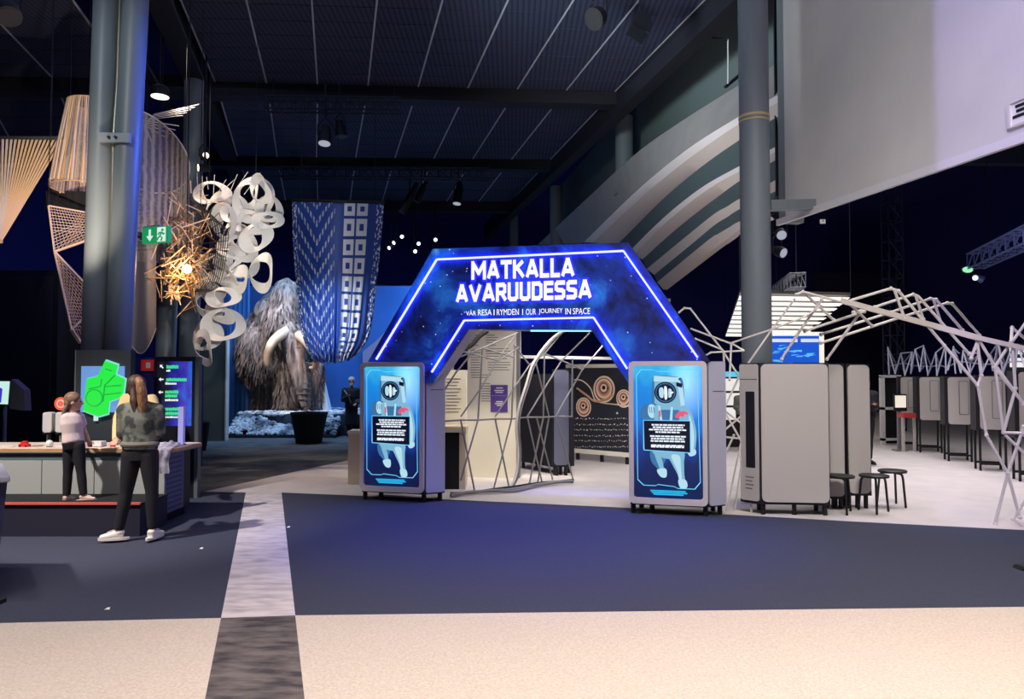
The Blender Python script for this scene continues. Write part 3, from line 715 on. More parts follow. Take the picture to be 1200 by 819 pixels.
obj('carcass', MB().box(-1.12, -.76, 10.75, 11.15, .0, .82), blackm, t); obj('top', MB().box(-1.16, -.66, 10.7, 11.2, .82, .90), mat('wood_pale', (214, 196, 172), .5), t)
obj('end_panel', MB().box(-.76, -.67, 10.74, 11.16, 0, .82), mat('wood_pale', (214, 196, 172), .5), t)
t = thing('plinth', 'pale wooden plinth just left of the left kiosk', 'plinth', V(gp(418, 11.4) + (0,)))
x = gp(411, 11.4)[0]; obj('body', MB().box(x, x + .34, 11.25, 11.65, 0, .76), mat('wood_pale', (214, 196, 172), .5), t, bevel=.006); obj('cap', MB().box(x - .01, x + .35, 11.24, 11.66, .76, .80), white, t)

# ---- orbit display wall
fO = Fr(gp(664, 14.6), gp(742, 13.6))
dark = mat('display_dark', (36, 40, 54), .5); orb = mat('orbit_tan', (200, 150, 120), .6); orb2 = mat('orbit_cream', (232, 210, 188), .6); orb3 = mat('orbit_brown', (140, 84, 68), .6)
t = thing('display_wall', 'dark display wall with tan orbit rings and rows of dots inside the arch', 'display', fO.pt(fO.L / 2, 0, -.1))
zt_, zb_ = 1.78, .22
obj('board', MB().prism([fO.pt(0, zb_), fO.pt(fO.L, zb_), fO.pt(fO.L, zt_), fO.pt(0, zt_)], -fO.n * .1), dark, t)
obj('top_rail', MB().prism([fO.pt(0, zt_), fO.pt(fO.L, zt_), fO.pt(fO.L, zt_ + .07), fO.pt(0, zt_ + .07)], fO.n * .03), cream, t)
obj('bottom_rail', MB().prism([fO.pt(0, zb_ - .08), fO.pt(fO.L, zb_ - .08), fO.pt(fO.L, zb_), fO.pt(0, zb_)], fO.n * .03), cream, t)
for a in (.2, fO.L / 2, fO.L - .2): obj('leg', MB().prism([fO.pt(a, 0, -.07), fO.pt(a + .06, 0, -.07), fO.pt(a + .06, .2, -.07), fO.pt(a, .2, -.07)], fO.n * .04), black, t)
def disc(u, v, ru, rv, m, d, n=22):
    c = fO.p2(u, v); k = 14.0 / F
    return obj('orbit_ring', MB().prism([fO.pt(c[0] + ru * k * math.cos(2 * PI * i / n), c[1] + rv * k * math.sin(2 * PI * i / n), d) for i in range(n)], fO.n * .004), m, t)
for u, v, r in ((708, 456, 15), (684, 477, 11), (731, 467, 10)):
    for j, (f, m_) in enumerate(((1, orb2), (.86, orb3), (.74, orb2), (.6, orb), (.46, orb3), (.3, orb2), (.16, blackm))): disc(u, v - (0 if j < 2 else .3 * j), r * f, r * f * 1.05, m_, .002 + .002 * j)
def onO(l, d=.004): return [fO.px(u, v, d) for u, v in l]
obj('orbit_path', MB().tube(resample(onO([(672, 445), (682, 446), (692, 455), (697, 468), (706, 472), (722, 474), (737, 476)]), 20), .012, 6), orb2, t)
obj('orbit_path', MB().tube(resample(onO([(676, 455), (686, 462), (697, 470), (710, 468), (718, 462)]), 16), .022, 6), orb, t)
obj('orbit_path', MB().tube(resample(onO([(670, 440), (671, 470), (671, 500)]), 8), .03, 6), orb, t)
rr = random.Random(9)
dots = MB()
for v in (491, 498, 504, 511, 517, 524):
    u = 670.0
    while u < 736:
        wd = rr.choice((.5, .8, 1, 1.8)); p = fO.p2(u, v + rr.uniform(-.6, .6)); k = 14 / F
        plate(fO, p[0], p[0] + wd * k, p[1], p[1] + .016 * rr.uniform(.6, 1.5), .001, .001, .004, dots); u += wd + rr.uniform(.5, 2.2)
o = obj('caption_dots', dots, mat('print_cream', (226, 214, 196), .6), t, kind='stuff')
for u, v in ((678, 458), (713, 455), (688, 477), (735, 466), (724, 484)):
    p = fO.p2(u, v); obj('marker', plate(fO, p[0] - .02, p[0] + .02, p[1] - .02, p[1] + .02, .018, .02, .006), blackm if v < 480 else white, t)
# pale ceiling canopy over the inside of the arch
t = thing('canopy', 'flat grey canopy sheet on thin posts over the passage inside the arch', 'canopy', V((.7, 13.8, 0)))
obj('sheet', MB().box(-1.0, 2.4, 11.2, 16.5, 2.75, 2.8), mat('canopy_grey', (150, 148, 150), .8), t)
for x in (-.9, 2.3):
    for y in (11.3, 16.4): obj('post', MB().tube([(x, y, 0), (x, y, 2.76)], .016, 8), tubed, t, True)
ra, rb_ = P(610, 418, 12.2), P(722, 420, 13.2); obj('rail', MB().bar(ra, rb_, .05, .05), white, t)
for p in (ra, rb_): obj('rail_hanger', MB().tube([p, V((p.x, p.y, 2.75))], .01, 5), white, t)

# ================================================================== TUBE LATTICES
def lattice(name, label, f, segs, r, m, hub=.02, cat='lattice', grp=None, base=None):
    """segs: ((u, v, d), (u, v, d), ...) poly lines on planes parallel to the frame"""
    allp = [f.px(*q) for s in segs for q in s]
    lo = min(allp, key=lambda p: p.z)
    t = thing(name, label, cat, V((lo.x, lo.y, 0)) if base is None else base, 0, grp)
    seen = []
    for s in segs:
        ps = [f.px(*q) for q in s]
        for a, b in zip(ps[:-1], ps[1:]): obj('tube', MB().tube([a, b], r, 7), m, t, True)
        for p in ps:
            if all((p - q).length > .06 for q in seen):
                seen.append(p); obj('hub', MB().ell(p, hub, nu=8, nv=6), m, t, True)
    return t
gT_ = G(556, 575); gU_ = G(671, 562)
TF = Fr((gT_.x, gT_.y), (gU_.x, gU_.y))
def z3(l, d=0): return [(540 + x / 3.725, 370 + y / 3.725, d) for x, y in l]
S = [[(-72, 460), (0, 455), (75, 455), (150, 450), (222, 450), (290, 443), (360, 443), (415, 440), (485, 440)],
     [(0, 455), (60, 765)], [(75, 455), (0, 715)], [(150, 450), (210, 748)], [(222, 450), (145, 748)], [(290, 443), (355, 730)], [(360, 443), (300, 728)],
     [(415, 440), (490, 715)], [(330, 443), (400, 712)], [(385, 440), (335, 728)],
     [(-120, 240), (-30, 190), (95, 140), (245, 75)], [(0, 440), (95, 305), (160, 192), (235, 85)], [(75, 455), (95, 140)],
     [(-60, 150), (30, 160), (160, 195), (250, 140)], [(95, 140), (230, 180)], [(222, 450), (235, 130)], [(-140, 430), (-20, 245), (60, 150)],
     [(150, 440), (300, 215), (365, 165), (445, 70)], [(290, 440), (440, 195), (560, 78)], [(360, 443), (365, 165)], [(385, 440), (330, 215)],
     [(415, 440), (530, 235), (625, 125)], [(235, 130), (300, 215), (330, 190), (365, 165), (440, 195), (530, 235)], [(485, 440), (487, 190)]]
tl_ = lattice('tube_lattice', 'grey folding tube lattice standing just inside the arch', TF, [z3(l) for l in S], .013, tubed, .017)
t = thing('cable_bundle', 'grey and black cable bundle lying along the foot of the inner lattice', 'cable', G(600, 572))
for k, m_ in enumerate((black, tubed, tubed)):
    pts = resample([G(u, v + k * 1.5, .03 + .02 * (k % 2)) for u, v in ((528, 578), (552, 577 - 2 * k), (580, 573), (604, 570 + k), (630, 566), (655, 564 - k), (672, 562))], 24)
    obj('cable', MB().tube(pts, .018, 7), m_, t, True)
t = thing('hanging_cable', 'pale cable hanging down past the cream panel onto the floor', 'cable', G(598, 571))
pts = resample([TF.px(u, v, .05) for u, v in ((662, 386), (645, 398), (625, 425), (616, 452), (608, 478), (605, 500), (607, 530), (605, 555), (598, 571))], 30)
obj('cable', MB().tube(pts, .018, 7), tubem, t, True); obj('cable', MB().tube([p + V((.04, .03, 0)) for p in pts], .014, 7), tubed, t, True)
t = obj('hose', MB().tube(resample([TF.px(u, v, -.1) for u, v in ((530, 425), (541, 412), (553, 404), (562, 394), (571, 388))], 14), .035, 8), black, None, True)
tag(t, 'thick black hose under the left shoulder of the arch', 'hose')

# right of the arch and over the booths
QF = Fr((2.56, 9.05), (5.4, 8.2))
S = [[(796, 366, -.6), (802, 361, -.6), (809, 361.5, -.6), (847, 411, -.3)], [(810, 385.5, -.5), (855, 402, -.3)], [(815, 397, -.4), (847, 410, -.3)], [(824, 418, -.1), (833, 413, -.3), (871, 411, -.3)],
     [(847, 411, -.3), (866, 441, -.2)], [(857, 402, -.3), (855, 445, -.1)], [(857, 402, -.3), (872, 411, -.3)], [(857, 402, -.3), (904, 386, -.2), (946, 370, -.2), (962, 358, -.2)],
     [(931, 351, -.2), (904, 387, -.2), (866, 441, -.1), (848, 480, 0)], [(848, 411, -.3), (850, 480, 0)], [(848, 480, 0), (872, 523, 0), (860, 602.5, 0)], [(851, 600, 0), (866, 530, 0), (880, 470, 0)],
     [(866, 441, -.1), (880, 470, 0)], [(848, 480, 0), (880, 505, 0)], [(866, 530, 0), (878, 570, 0), (881, 602, 0)], [(848, 505, 0), (880, 478, 0)], [(848, 512, 0), (880, 515, 0)], [(846, 541, 0), (860, 510, 0)]]
lattice('tube_lattice', 'white tube lattice squeezed between right kiosk and wide booth', QF, S, .0125, tubem, .017)
S = [[(941, 342, -.3), (998, 357, -.1)], [(933, 345, -.3), (941, 342, -.3), (977, 375, -.6)], [(963, 351, -.2), (933, 394, -.3), (916, 421, -.3)], [(969, 421, -.3), (1006, 369, -.2)],
     [(943, 388, -.4), (1013, 365, -.3)], [(962, 392, -.5), (1044, 366, -.6), (1090, 350, -1.2)], [(962, 402, -.8), (1055, 372, -1.2), (1110, 355, -1.8)], [(998, 358, -.1), (1022, 382, -.4)],
     [(990, 354, -.1), (1044, 338, 0), (1053, 341, 0), (1146, 452, 0)], [(1048, 339, 0), (1060, 373, 0)], [(1000, 366, -.5), (1025, 360, -.5), (1070, 345, -.6), (1076, 347, -.6), (1136, 415, -.6)],
     [(1073, 346, -.6), (1082, 374, -.6)], [(1090, 350, -1.2), (1097, 351, -1.2), (1128, 387, -1.2)], [(1094, 351, -1.2), (1104, 382, -1.2)], [(1110, 355, -1.8), (1116, 356, -1.8), (1148, 393, -1.8)],
     [(1146, 452, 0), (1156, 510, 0), (1181, 554.5, 0), (1195, 606, 0)], [(1200, 500, 0), (1181, 554.5, 0), (1166, 614, 0)], [(1176, 507, 0), (1215, 508, 0)], [(1145, 398, 0), (1150, 440, 0), (1146, 452, 0)],
     [(1147, 396, 0), (1138, 420, 0)], [(1147, 398, 0), (1170, 436, 0), (1215, 492, 0)], [(1176, 507, 0), (1166, 430, 0), (1185, 400, 0)], [(1187, 410, 0), (1190, 455, 0), (1176, 507, 0)], [(1168, 430, 0), (1200, 474, 0)],
     [(1215, 565, 0), (1187, 608, 0), (1202, 618, 0)], [(1185, 400, 0), (1186, 384, -.3), (1215, 408, -.3)], [(1185, 402, 0), (1215, 360, -.3)], [(1178, 510, 0), (1215, 545, 0)]]
big = lattice('tube_lattice', 'large white tube lattice arching over the exhibition at the right', QF, S, .0165, tubem, .024)
obj('roof_beam', MB().bar(QF.px(985, 352, -.05), QF.px(1147, 396, .02), .07, .06), mat('beam_cream', (214, 206, 196), .5), big)
obj('roof_beam', MB().bar(QF.px(1147, 396, .02), QF.px(1230, 415, .02), .055, .05), mat('beam_cream', (214, 206, 196), .5), big)
# low lattice canopies over the far row of modules
rr = random.Random(11)
def canopy(label, u0, Y0, u1, Y1, n, vb, vt, seed, m):
    rr = random.Random(seed); f = Fr(gp(u0, Y0), gp(u1, Y1)); S = []
    top = []; bot = []; bot2 = []
    for i in range(n + 1):
        u = u0 + (u1 - u0) * i / n; k = i / n
        bot.append((u + rr.uniform(-2, 2), vb + rr.uniform(-3, 2), 0)); top.append((u + (u1 - u0) / n / 2 + rr.uniform(-5, 5), vt + rr.uniform(-6, 9) - 6 * k, -.4 + rr.uniform(-.4, .4))); bot2.append((u + rr.uniform(-2, 4), vb - 10 + rr.uniform(-3, 3), -.9))
    for i in range(n):
        S += [[bot[i], top[i], bot[i + 1]], [top[i], top[i + 1]] if i % 2 else [bot2[i], top[i]], [top[i], bot2[i + 1]], [bot2[i], bot[i]], [bot2[i], bot2[i + 1]]]
    return lattice('lattice_canopy', label, f, S, .014, m, .018)
tubeb = mat('tube_bluish', (150, 152, 176), .5)
canopy('bluish zigzag tube canopy above the farther half of the module row', 1040, 16.5, 1118, 14.0, 8, 438, 412, 2, tubeb)
canopy('bluish zigzag tube canopy above the nearer half of the module row', 1112, 14.0, 1215, 11.5, 8, 436, 410, 4, tubeb)

# ================================================================== FAR RIGHT: MODULES, LIGHT CEILING, TRUSSES
def module(label, u0, u1, Y, v0, v1, vf, dark_side=.25):
    f = Fr(gp(u0, Y), gp(u1, Y - .12)); zt = P(u0, v0, Y).z; zb = P(u0, v1, Y).z
    t = thing('display_module', label, 'module', f.pt(f.L / 2, 0, -.2), 0, 'display modules in the right hand row')
    obj('case', MB().prism([f.pt(-.06, zb - .02), f.pt(f.L + .06, zb - .02), f.pt(f.L + .06, zt + .02), f.pt(-.06, zt + .02)], -f.n * .36), core, t)
    obj('front_panel', plate(f, 0, f.L, zb, zt, .05, 0, .02), pan, t)
    obj('hatch_gap', plate(f, f.L * .5 - .015, f.L * .86 + .015, zb + (zt - zb) * .22 - .015, zt - .065, .025, .02, .003), tubed, t); obj('hatch', plate(f, f.L * .5, f.L * .86, zb + (zt - zb) * .22, zt - .08, .02, .023, .006), pan, t)
    for a in (0, f.L):
        for d in (-.03, -.34): obj('leg', MB().tube([f.pt(a, 0, d), f.pt(a, zb, d)], .022, 6), black, t)
    for d in (-.03, -.34): obj('foot_rail', MB().bar(f.pt(0, .12, d), f.pt(f.L, .12, d), .035, .035), black, t)
    return t
for u0, u1, Y, v0, v1, lb in ((1055, 1073, 16.6, 442, 487, 'farthest module of the right row, behind the little screen'), (1077, 1102, 15.8, 442, 492, 'second farthest grey module of the right row, on dark legs'), (1110, 1137, 14.2, 442, 497, 'middle grey module of the right row, on dark legs'),
                              (1147, 1177, 12.8, 441, 503, 'grey module behind the lattice leg in the right row'), (1193, 1226, 11.5, 436, 512, 'nearest module of the right row, cut by the picture edge')):
    module(lb, u0, u1, Y, v0, v1, 0)
t = thing('door_frame', 'white open frame with dark back at the end of the module row', 'frame', V(gp(1043, 17.6) + (0,)))
f = Fr(gp(1032, 17.6), gp(1056, 17.6)); zt = P(1032, 441, 17.6).z
obj('post', MB().prism([f.pt(0, 0), f.pt(.09, 0), f.pt(.09, zt), f.pt(0, zt)], -f.n * .1), white, t); obj('post', MB().prism([f.pt(f.L, 0), f.pt(f.L + .06, 0), f.pt(f.L + .06, zt), f.pt(f.L, zt)], -f.n * .1), white, t)
for z in (.12, .85, zt): obj('rail', MB().prism([f.pt(0, z - .03), f.pt(f.L, z - .03), f.pt(f.L, z + .03), f.pt(0, z + .03)], -f.n * .1), white, t)
obj('back_board', MB().prism([f.pt(.05, .02, -.1), f.pt(f.L, .02, -.1), f.pt(f.L, zt, -.1), f.pt(.05, zt, -.1)], -f.n * .02), blackm, t)
t = thing('small_screen', 'small lit screen on a grey stand in front of the white frame', 'screen', G(1055, 528))
f = Fr(gp(1047, 16.1), gp(1062, 16.1)); zz = P(1050, 471, 16.1).z
obj('bezel', plate(f, 0, f.L, zz - .2, zz + .17, .02, -.04, .04), black, t); obj('display', plate(f, .02, f.L - .02, zz - .12, zz + .14, .01, 0, .003), emis('screen_warm', (1, .86, .72), .9), t)
obj('post', MB().prism([f.pt(.1, 0, -.05), f.pt(.16, 0, -.05), f.pt(.16, zz - .2, -.05), f.pt(.1, zz - .2, -.05)], -f.n * .05), tubed, t); obj('base', plate(f, 0, f.L, 0, .03, .01, -.15, .2), tubed, t)
t = thing('red_table', 'small grey table with a red front edge beside the little screen', 'table', G(1064, 528))
f = Fr(gp(1057, 15.9), gp(1073, 15.9)); zz = P(1060, 484, 15.9).z
obj('top', plate(f, 0, f.L, zz - .1, zz, .01, -.2, .22), mat('red_edge', (190, 62, 66), .5), t)
for a in (.01, f.L - .04): obj('leg', MB().prism([f.pt(a, 0, -.05), f.pt(a + .05, 0, -.05), f.pt(a + .05, zz - .1, -.05), f.pt(a, zz - .1, -.05)], -f.n * .05), pan, t)

# stools
def stool(p, rz, label):
    t = thing('stool', label, 'stool', V((p[0], p[1], 0)), rz, 'black stools beside the booths')
    obj('seat', MB().lathe((0, 0, .42), [(.165, 0), (.17, .008), (.17, .022), (.16, .03)], 24), black, t, True, True)
    for k in range(3):
        a = 2 * PI * k / 3; c, s = math.cos(a), math.sin(a)
        obj('leg', MB().tube([(c * .06, s * .06, .415), (c * .12, s * .12, .412), (c * .145, s * .145, .395), (c * .155, s * .155, .36), (c * .19, s * .19, 0)], .014, 8), black, t, True, True)
    return t
stool(gp(982, 8.95), .5, 'black three-legged stool nearest the wide grey booth')
stool(gp(1022, 8.98), .2, 'black three-legged stool between the other two stools')
stool(gp(1043.5, 9.42), .9, 'black three-legged stool standing furthest right')

# light ceiling of white slats
q4 = [G(867, 346, 3.25), G(997, 349.5, 3.25), G(943, 391, 3.25), G(850, 395, 3.25)]
t = thing('light_ceiling', 'slanted ceiling of glowing white slats behind the steel column', 'light', q4[0])
obj('carrier', MB().prism([p + Z * .06 for p in q4], (0, 0, .06)), mat('carrier_grey', (70, 68, 66), .6), t)
slat = emis('slat_light', (1, .94, .84), 1.35)
nS = 9; vsl = [346 + (395 - 346) * (i / nS) ** .9 for i in range(nS + 1)]
for i in range(nS):
    v0 = vsl[i] + .8; v1 = vsl[i + 1] - 1.0
    def edge(v):
        k = (v - 346) / 49; return 867 - 17 * k, 997 - 54 * min(1, k * 1.05)
    (a, b), (c, d) = edge(v0), edge(v1)
    obj('light_slat', MB().prism([G(a, v0, 3.25), G(b, v0 + 2, 3.25), G(d, v1 + 1, 3.25), G(c, v1, 3.25)], (0, 0, .004)), slat, t)
for p in q4: obj('hanger', MB().tube([p + Z * .1, V((p.x, p.y, 9))], .012, 6), black, t)
# blue screen wall
f = Fr(gp(880, 17.5), gp(966, 17.5)); zt = P(900, 389, 17.5).z
t = thing('screen_wall', 'white framed wall with a bright blue screen under the light ceiling', 'screen', f.pt(f.L / 2, 0, -.1))
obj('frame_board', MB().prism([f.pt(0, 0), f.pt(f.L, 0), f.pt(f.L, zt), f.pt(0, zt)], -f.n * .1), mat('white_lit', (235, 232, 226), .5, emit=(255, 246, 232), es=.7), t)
blue_s = mat('screen_blue', (10, 40, 120), .4, emit=(24, 84, 200), es=1.0); cy_s = mat('screen_cyan', (10, 60, 120), .4, emit=(90, 190, 240), es=1)
zb = P(900, 432, 17.5).z
obj('display', MB().prism([f.pt(.2, zb), f.pt(f.L - .12, zb), f.pt(f.L - .12, zt - .09), f.pt(.2, zt - .09)], f.n * .01), blue_s, t)
pl_ = mat('screen_pale', (150, 160, 180), .4, emit=(200, 205, 225), es=1)
for k in range(2): obj('caption_bar', MB().prism([f.pt(.5 + k * .68, zt - .24, .011), f.pt(1.1 + k * .5, zt - .24, .011), f.pt(1.1 + k * .5, zt - .16, .011), f.pt(.5 + k * .68, zt - .16, .011)], f.n * .003), pl_, t)
rr = random.Random(8)
for k in range(16):
    a = rr.uniform(.45, 1.4); z = rr.uniform(zb + .05, zt - .32); obj('graphic_bar', MB().prism([f.pt(a, z, .011), f.pt(a + rr.uniform(.06, .22), z + rr.uniform(-.04, .04), .011), f.pt(a + .2, z + .035, .011), f.pt(a, z + .025, .011)], f.n * .003), cy_s, t)
# bright wall seen between right kiosk and booth
f = Fr(gp(838, 17.0), gp(884, 17.0))
t = thing('lit_display', 'bright white display wall with cyan top seen between kiosk and booth', 'display', f.pt(f.L / 2, 0, -.1))
obj('board', MB().prism([f.pt(0, 0), f.pt(f.L, 0), f.pt(f.L, 1.75), f.pt(0, 1.75)], -f.n * .08), black, t)
for k, z in enumerate((.62, .95, 1.28)): obj('light_panel', plate(f, .08, f.L - .05, z, z + .28, .02, 0, .01), emis('panel_white', (1, .96, .92), .85), t)
obj('cyan_panel', plate(f, 0, f.L, 1.6, 1.72, .02, 0, .01), emis('panel_cyan', (.1, .7, 1), .9), t)
# box trusses
def boxtruss(name, label, a, b, w, n, m, r=.022, cat='truss', tie=None):
    a, b = V(a), V(b); d = (b - a).normalized(); x = d.cross(Z); x = x.normalized() if x.length > .01 else V((1, 0, 0)); y = x.cross(d).normalized()
    t = thing(name, label, cat, a); c4 = [(x * i + y * j) * w / 2 for i, j in ((-1, -1), (1, -1), (1, 1), (-1, 1))]
    for c in c4: obj('chord', MB().tube([a + c, b + c], r, 6), m, t)
    for s in range(4):
        mb = MB()
        for k in range(n):
            p = a + (b - a) * (k / n); q = a + (b - a) * ((k + 1) / n); c0, c1_ = c4[s], c4[(s + 1) % 4]
            mb.tube([p + c0, q + c1_], r * .55, 5); mb.tube([p + c0, p + c1_], r * .55, 5)
        obj('web', mb, m, t)
    for h in (tie or []): obj('hanger', MB().tube([a + (b - a) * h, V(((a + (b - a) * h).x, (a + (b - a) * h).y, 9))], .01, 5), black, t)
    return t
trm = mat('truss_navy', (60, 62, 96), .5, metal=.3); trb = mat('truss_blue', (110, 124, 190), .45, metal=.3); trd = mat('truss_dark', (22, 22, 34), .5)
X = gp(1048, 22)[0]
boxtruss('truss_tower', 'dark vertical truss tower in front of the far navy wall', (X, 22, 0), (X, 22, 9), .42, 16, trm, .025)
boxtruss('lighting_truss', 'bluish lighting truss entering at the right edge', P(1143, 306, 17), P(1235, 263, 13.5), .34, 9, trb, .026, tie=(.2, .9))
boxtruss('lighting_truss', 'small pale truss seen end on above the light ceiling', P(935, 328, 14), P(908, 344, 19), .27, 8, mat('truss_pale', (150, 152, 160), .4, metal=.4), .018, tie=(.05, .9))
boxtruss('lighting_truss', 'dark lighting truss under the first ceiling beam', G(312, 122, 7.45), G(470, 124, 7.45), .26, 10, trd, .02, tie=(.05, .95))
boxtruss('lighting_truss', 'dark lighting truss under the second ceiling beam', G(330, 202, 7.4), G(574, 204, 7.4), .3, 16, trd, .022, tie=(.05, .95))
# small square plates on the far wall
for u, v, lb in ((964, 259, 'white square plate on the dark wall nearest the column'), (1089, 232, 'white square plate highest on the dark far wall'), (1041, 265, 'grey square plate beside the truss tower')):
    p = P(u, v, 34.98); t = thing('wall_plate', lb, 'plate', p)
    obj('plate', MB().box(p.x - .12, p.x + .12, p.y - .04, p.y + .018, p.z - .12, p.z + .12), mat('plate_lit', (220, 214, 206), .5, emit=(220, 214, 206), es=.5) if v != 265 else trb, t); obj('knob', MB().box(p.x - .03, p.x + .03, p.y - .06, p.y - .04, p.z - .03, p.z + .03), tubed, t)
# green exit light and lamp under the right truss
p = P(1134, 316, 17); t = thing('exit_light', 'glowing green oval exit light at the tip of the bluish truss', 'exit light', p)
obj('housing', MB().box(p.x - .15, p.x + .15, p.y, p.y + .06, p.z - .09, p.z + .09), black, t); obj('face', MB().ell(p, .125, .02, .07), emis('exit_green', (.35, 1, .55), .9), t, True); obj('stem', MB().tube([p + V((.12, .03, .05)), P(1146, 306, 17)], .015, 6), black, t)
p = P(1142, 326, 17); t = thing('spot_lamp', 'small bluish white lamp hanging below the green exit light', 'lamp', p)
obj('shade', MB().tube([p + V((.18, 0, -.03)), p + V((-.02, 0, .06))], [.09, .05], 10), trb, t, True); obj('bulb', MB().ell(p + V((-.02, -.06, 0)), .06), emis('bulb_cool', (.8, .9, 1), 1.3), t, True); obj('stem', MB().tube([p + V((.05, 0, .06)), P(1148, 306, 17)], .012, 6), black, t)
# lit far panel at the right edge and grey soffit patch
p = P(1190, 418, 20)
f = Fr(gp(1168, 20), gp(1230, 20)); t = thing('light_board', 'bright white and green lit panels behind the nearer zigzag canopy', 'panel', f.pt(f.L / 2, 0, 0))
for k, (z0, z1, m_) in enumerate(((1.55, 1.75, (.75, .9, .85)), (1.85, 2.1, (1, .98, .95)), (2.2, 2.42, (.95, 1, .98)))): obj('light_bar', plate(f, .35, f.L, z0, z1, .02, 0, .05), emis('bar_%d' % k, m_, .9), t)
obj('frame', MB().prism([f.pt(.1, 0, -.03), f.pt(f.L, 0, -.03), f.pt(f.L, 2.5, -.03), f.pt(.1, 2.5, -.03)], -f.n * .05), core, t)
struct('trim_20', MB().prism([P(1055, 190, 20), P(1075, 178, 20), P(1300, 150, 20), P(1300, 192, 20)], (0, .3, 0)), mat('soffit_slate', (52, 62, 82), .8))

# ================================================================== COUNTER SIDE (LEFT)
def blob(name, mb, m, parent, voxel=.012, sm=6, label=None, fac=.5):
    me = mesh_of(mb, name, m)
    o = bpy.data.objects.new(name, me); col.objects.link(o)
    r = o.modifiers.new('r', 'REMESH'); r.mode = 'VOXEL'; r.voxel_size = voxel; r.use_smooth_shade = True
    if sm: s = o.modifiers.new('s', 'SMOOTH'); s.iterations = sm; s.factor = fac
    dg = bpy.context.evaluated_depsgraph_get(); dg.update()
    me2 = bpy.data.meshes.new_from_object(o.evaluated_get(dg)); o.modifiers.clear()
    org = ORG[parent.name] if parent is not None else V((0, 0, 0))
    me2.transform(M4.Translation(-org)); o.data = me2; bpy.data.meshes.remove(me); me2.name = name
    if not me2.materials: me2.materials.append(m)
    for p in me2.polygons: p.use_smooth = True
    if parent is not None: o.parent = parent; ORG[o.name] = org
    if label: o['label'] = label
    return o
wood = mat('counter_wood', (204, 160, 112), .5, c2=(180, 134, 90), scale=6, stretch=(1, 12, 12))
cfront = mat('counter_grey', (168, 172, 170), .6); cdark = mat('counter_green', (92, 108, 112), .6); perf = mat('counter_side', (84, 92, 126), .6)
t = thing('info_counter', 'long grey counter with wooden edge and perforated end panel', 'counter', V((-5.5, 8.6, 0)))
XL, XR, YF = -8.6, -3.84, 8.25
obj('carcass', MB().box(XL, XR - .02, YF + .03, 8.95, .10, .78), core, t)
obj('plinth_base', MB().box(XL, XR - .06, YF + .08, 8.9, 0, .10), blackm, t)
xs = [XL, -6.5, -5.2, -4.62, -4.02, XR]
for a, b in zip(xs[:-1], xs[1:]): obj('front_panel', MB().box(a + .004, b - .004, YF, YF + .03, .10, .70), cfront, t, bevel=.003)
obj('apron', MB().box(XL, XR, YF + .005, YF + .03, .70, .785), cdark, t)
obj('end_panel', MB().box(XR - .02, XR + .005, YF + .002, 8.72, .11, .785), perf, t)
eh = MB()
for i in range(9):
    for j in range(11): eh.obox((XR + .0055, YF + .06 + i * .042, .16 + j * .055), (.001, 0, 0), (0, .009, 0), (0, 0, .012))
obj('perforation', eh, core, t, kind='stuff')
wk = rrect(XL, XR + .12, YF - .03, 9.0, .08)
obj('worktop', MB().prism([V((x, y, .785)) for x, y in wk], (0, 0, .012)), cdark, t)
obj('wood_edge', MB().prism([V((x, y, .797)) for x, y in wk], (0, 0, .034)), wood, t)
obj('worktop_sheet', MB().prism([V((x, y, .831)) for x, y in rrect(XL, XR + .10, YF - .01, 8.98, .07)], (0, 0, .006)), mat('worktop_cream', (224, 206, 190), .5), t)
ZD = .838
t = thing('step_platform', 'black step with a red edge strip in front of the counter', 'step', V((-6, 7.9, 0)))
obj('box', MB().box(XL, -3.80, 7.635, YF - .01, 0, .325), mat('step_navy', (26, 26, 48), .7), t); obj('tread', MB().box(XL, -3.79, 7.625, YF - .01, .325, .336), blackm, t)
obj('edge_strip', MB().box(XL, -3.79, 7.61, 7.65, .325, .345), mat('strip_red', (214, 92, 76), .5), t)
# foreground table at the left edge
t = thing('dark_table', 'dark blue table with grey top cut by the left picture edge', 'table', V((-4.2, 5.7, 0)))
zt = P(13, 558, 5.4).z; xe = gp(13, 5.4)[0]; xk = gp(6, 6.2)[0]
obj('top', MB().prism([V((-6.2, 5.40, zt - .045)), V((xe - .03, 5.38, zt - .045)), V((xe, 5.42, zt - .045)), V((xk, 6.2, zt - .045)), V((-6.2, 6.2, zt - .045))], (0, 0, .045)), mat('table_grey', (150, 154, 170), .4), t, bevel=.01)
obj('side', MB().add([V((-6.1, 5.45, zt - .045)), V((xe - .04, 5.45, zt - .045)), V((xk - .06, 6.15, zt - .045)), V((-6.1, 6.15, zt - .045)), V((-6.1, 5.45, .02)), V((xe - .12, 5.45, .02)), V((xk - .14, 6.15, .02)), V((-6.1, 6.15, .02))], [(0, 1, 2, 3), (7, 6, 5, 4), (0, 4, 5, 1), (1, 5, 6, 2), (2, 6, 7, 3), (3, 7, 4, 0)]), mat('table_navy', (34, 40, 84), .6), t)
obj('foot', MB().box(-6.1, gp(10, 5.42)[0], 5.38, 5.46, 0, .03), black, t)
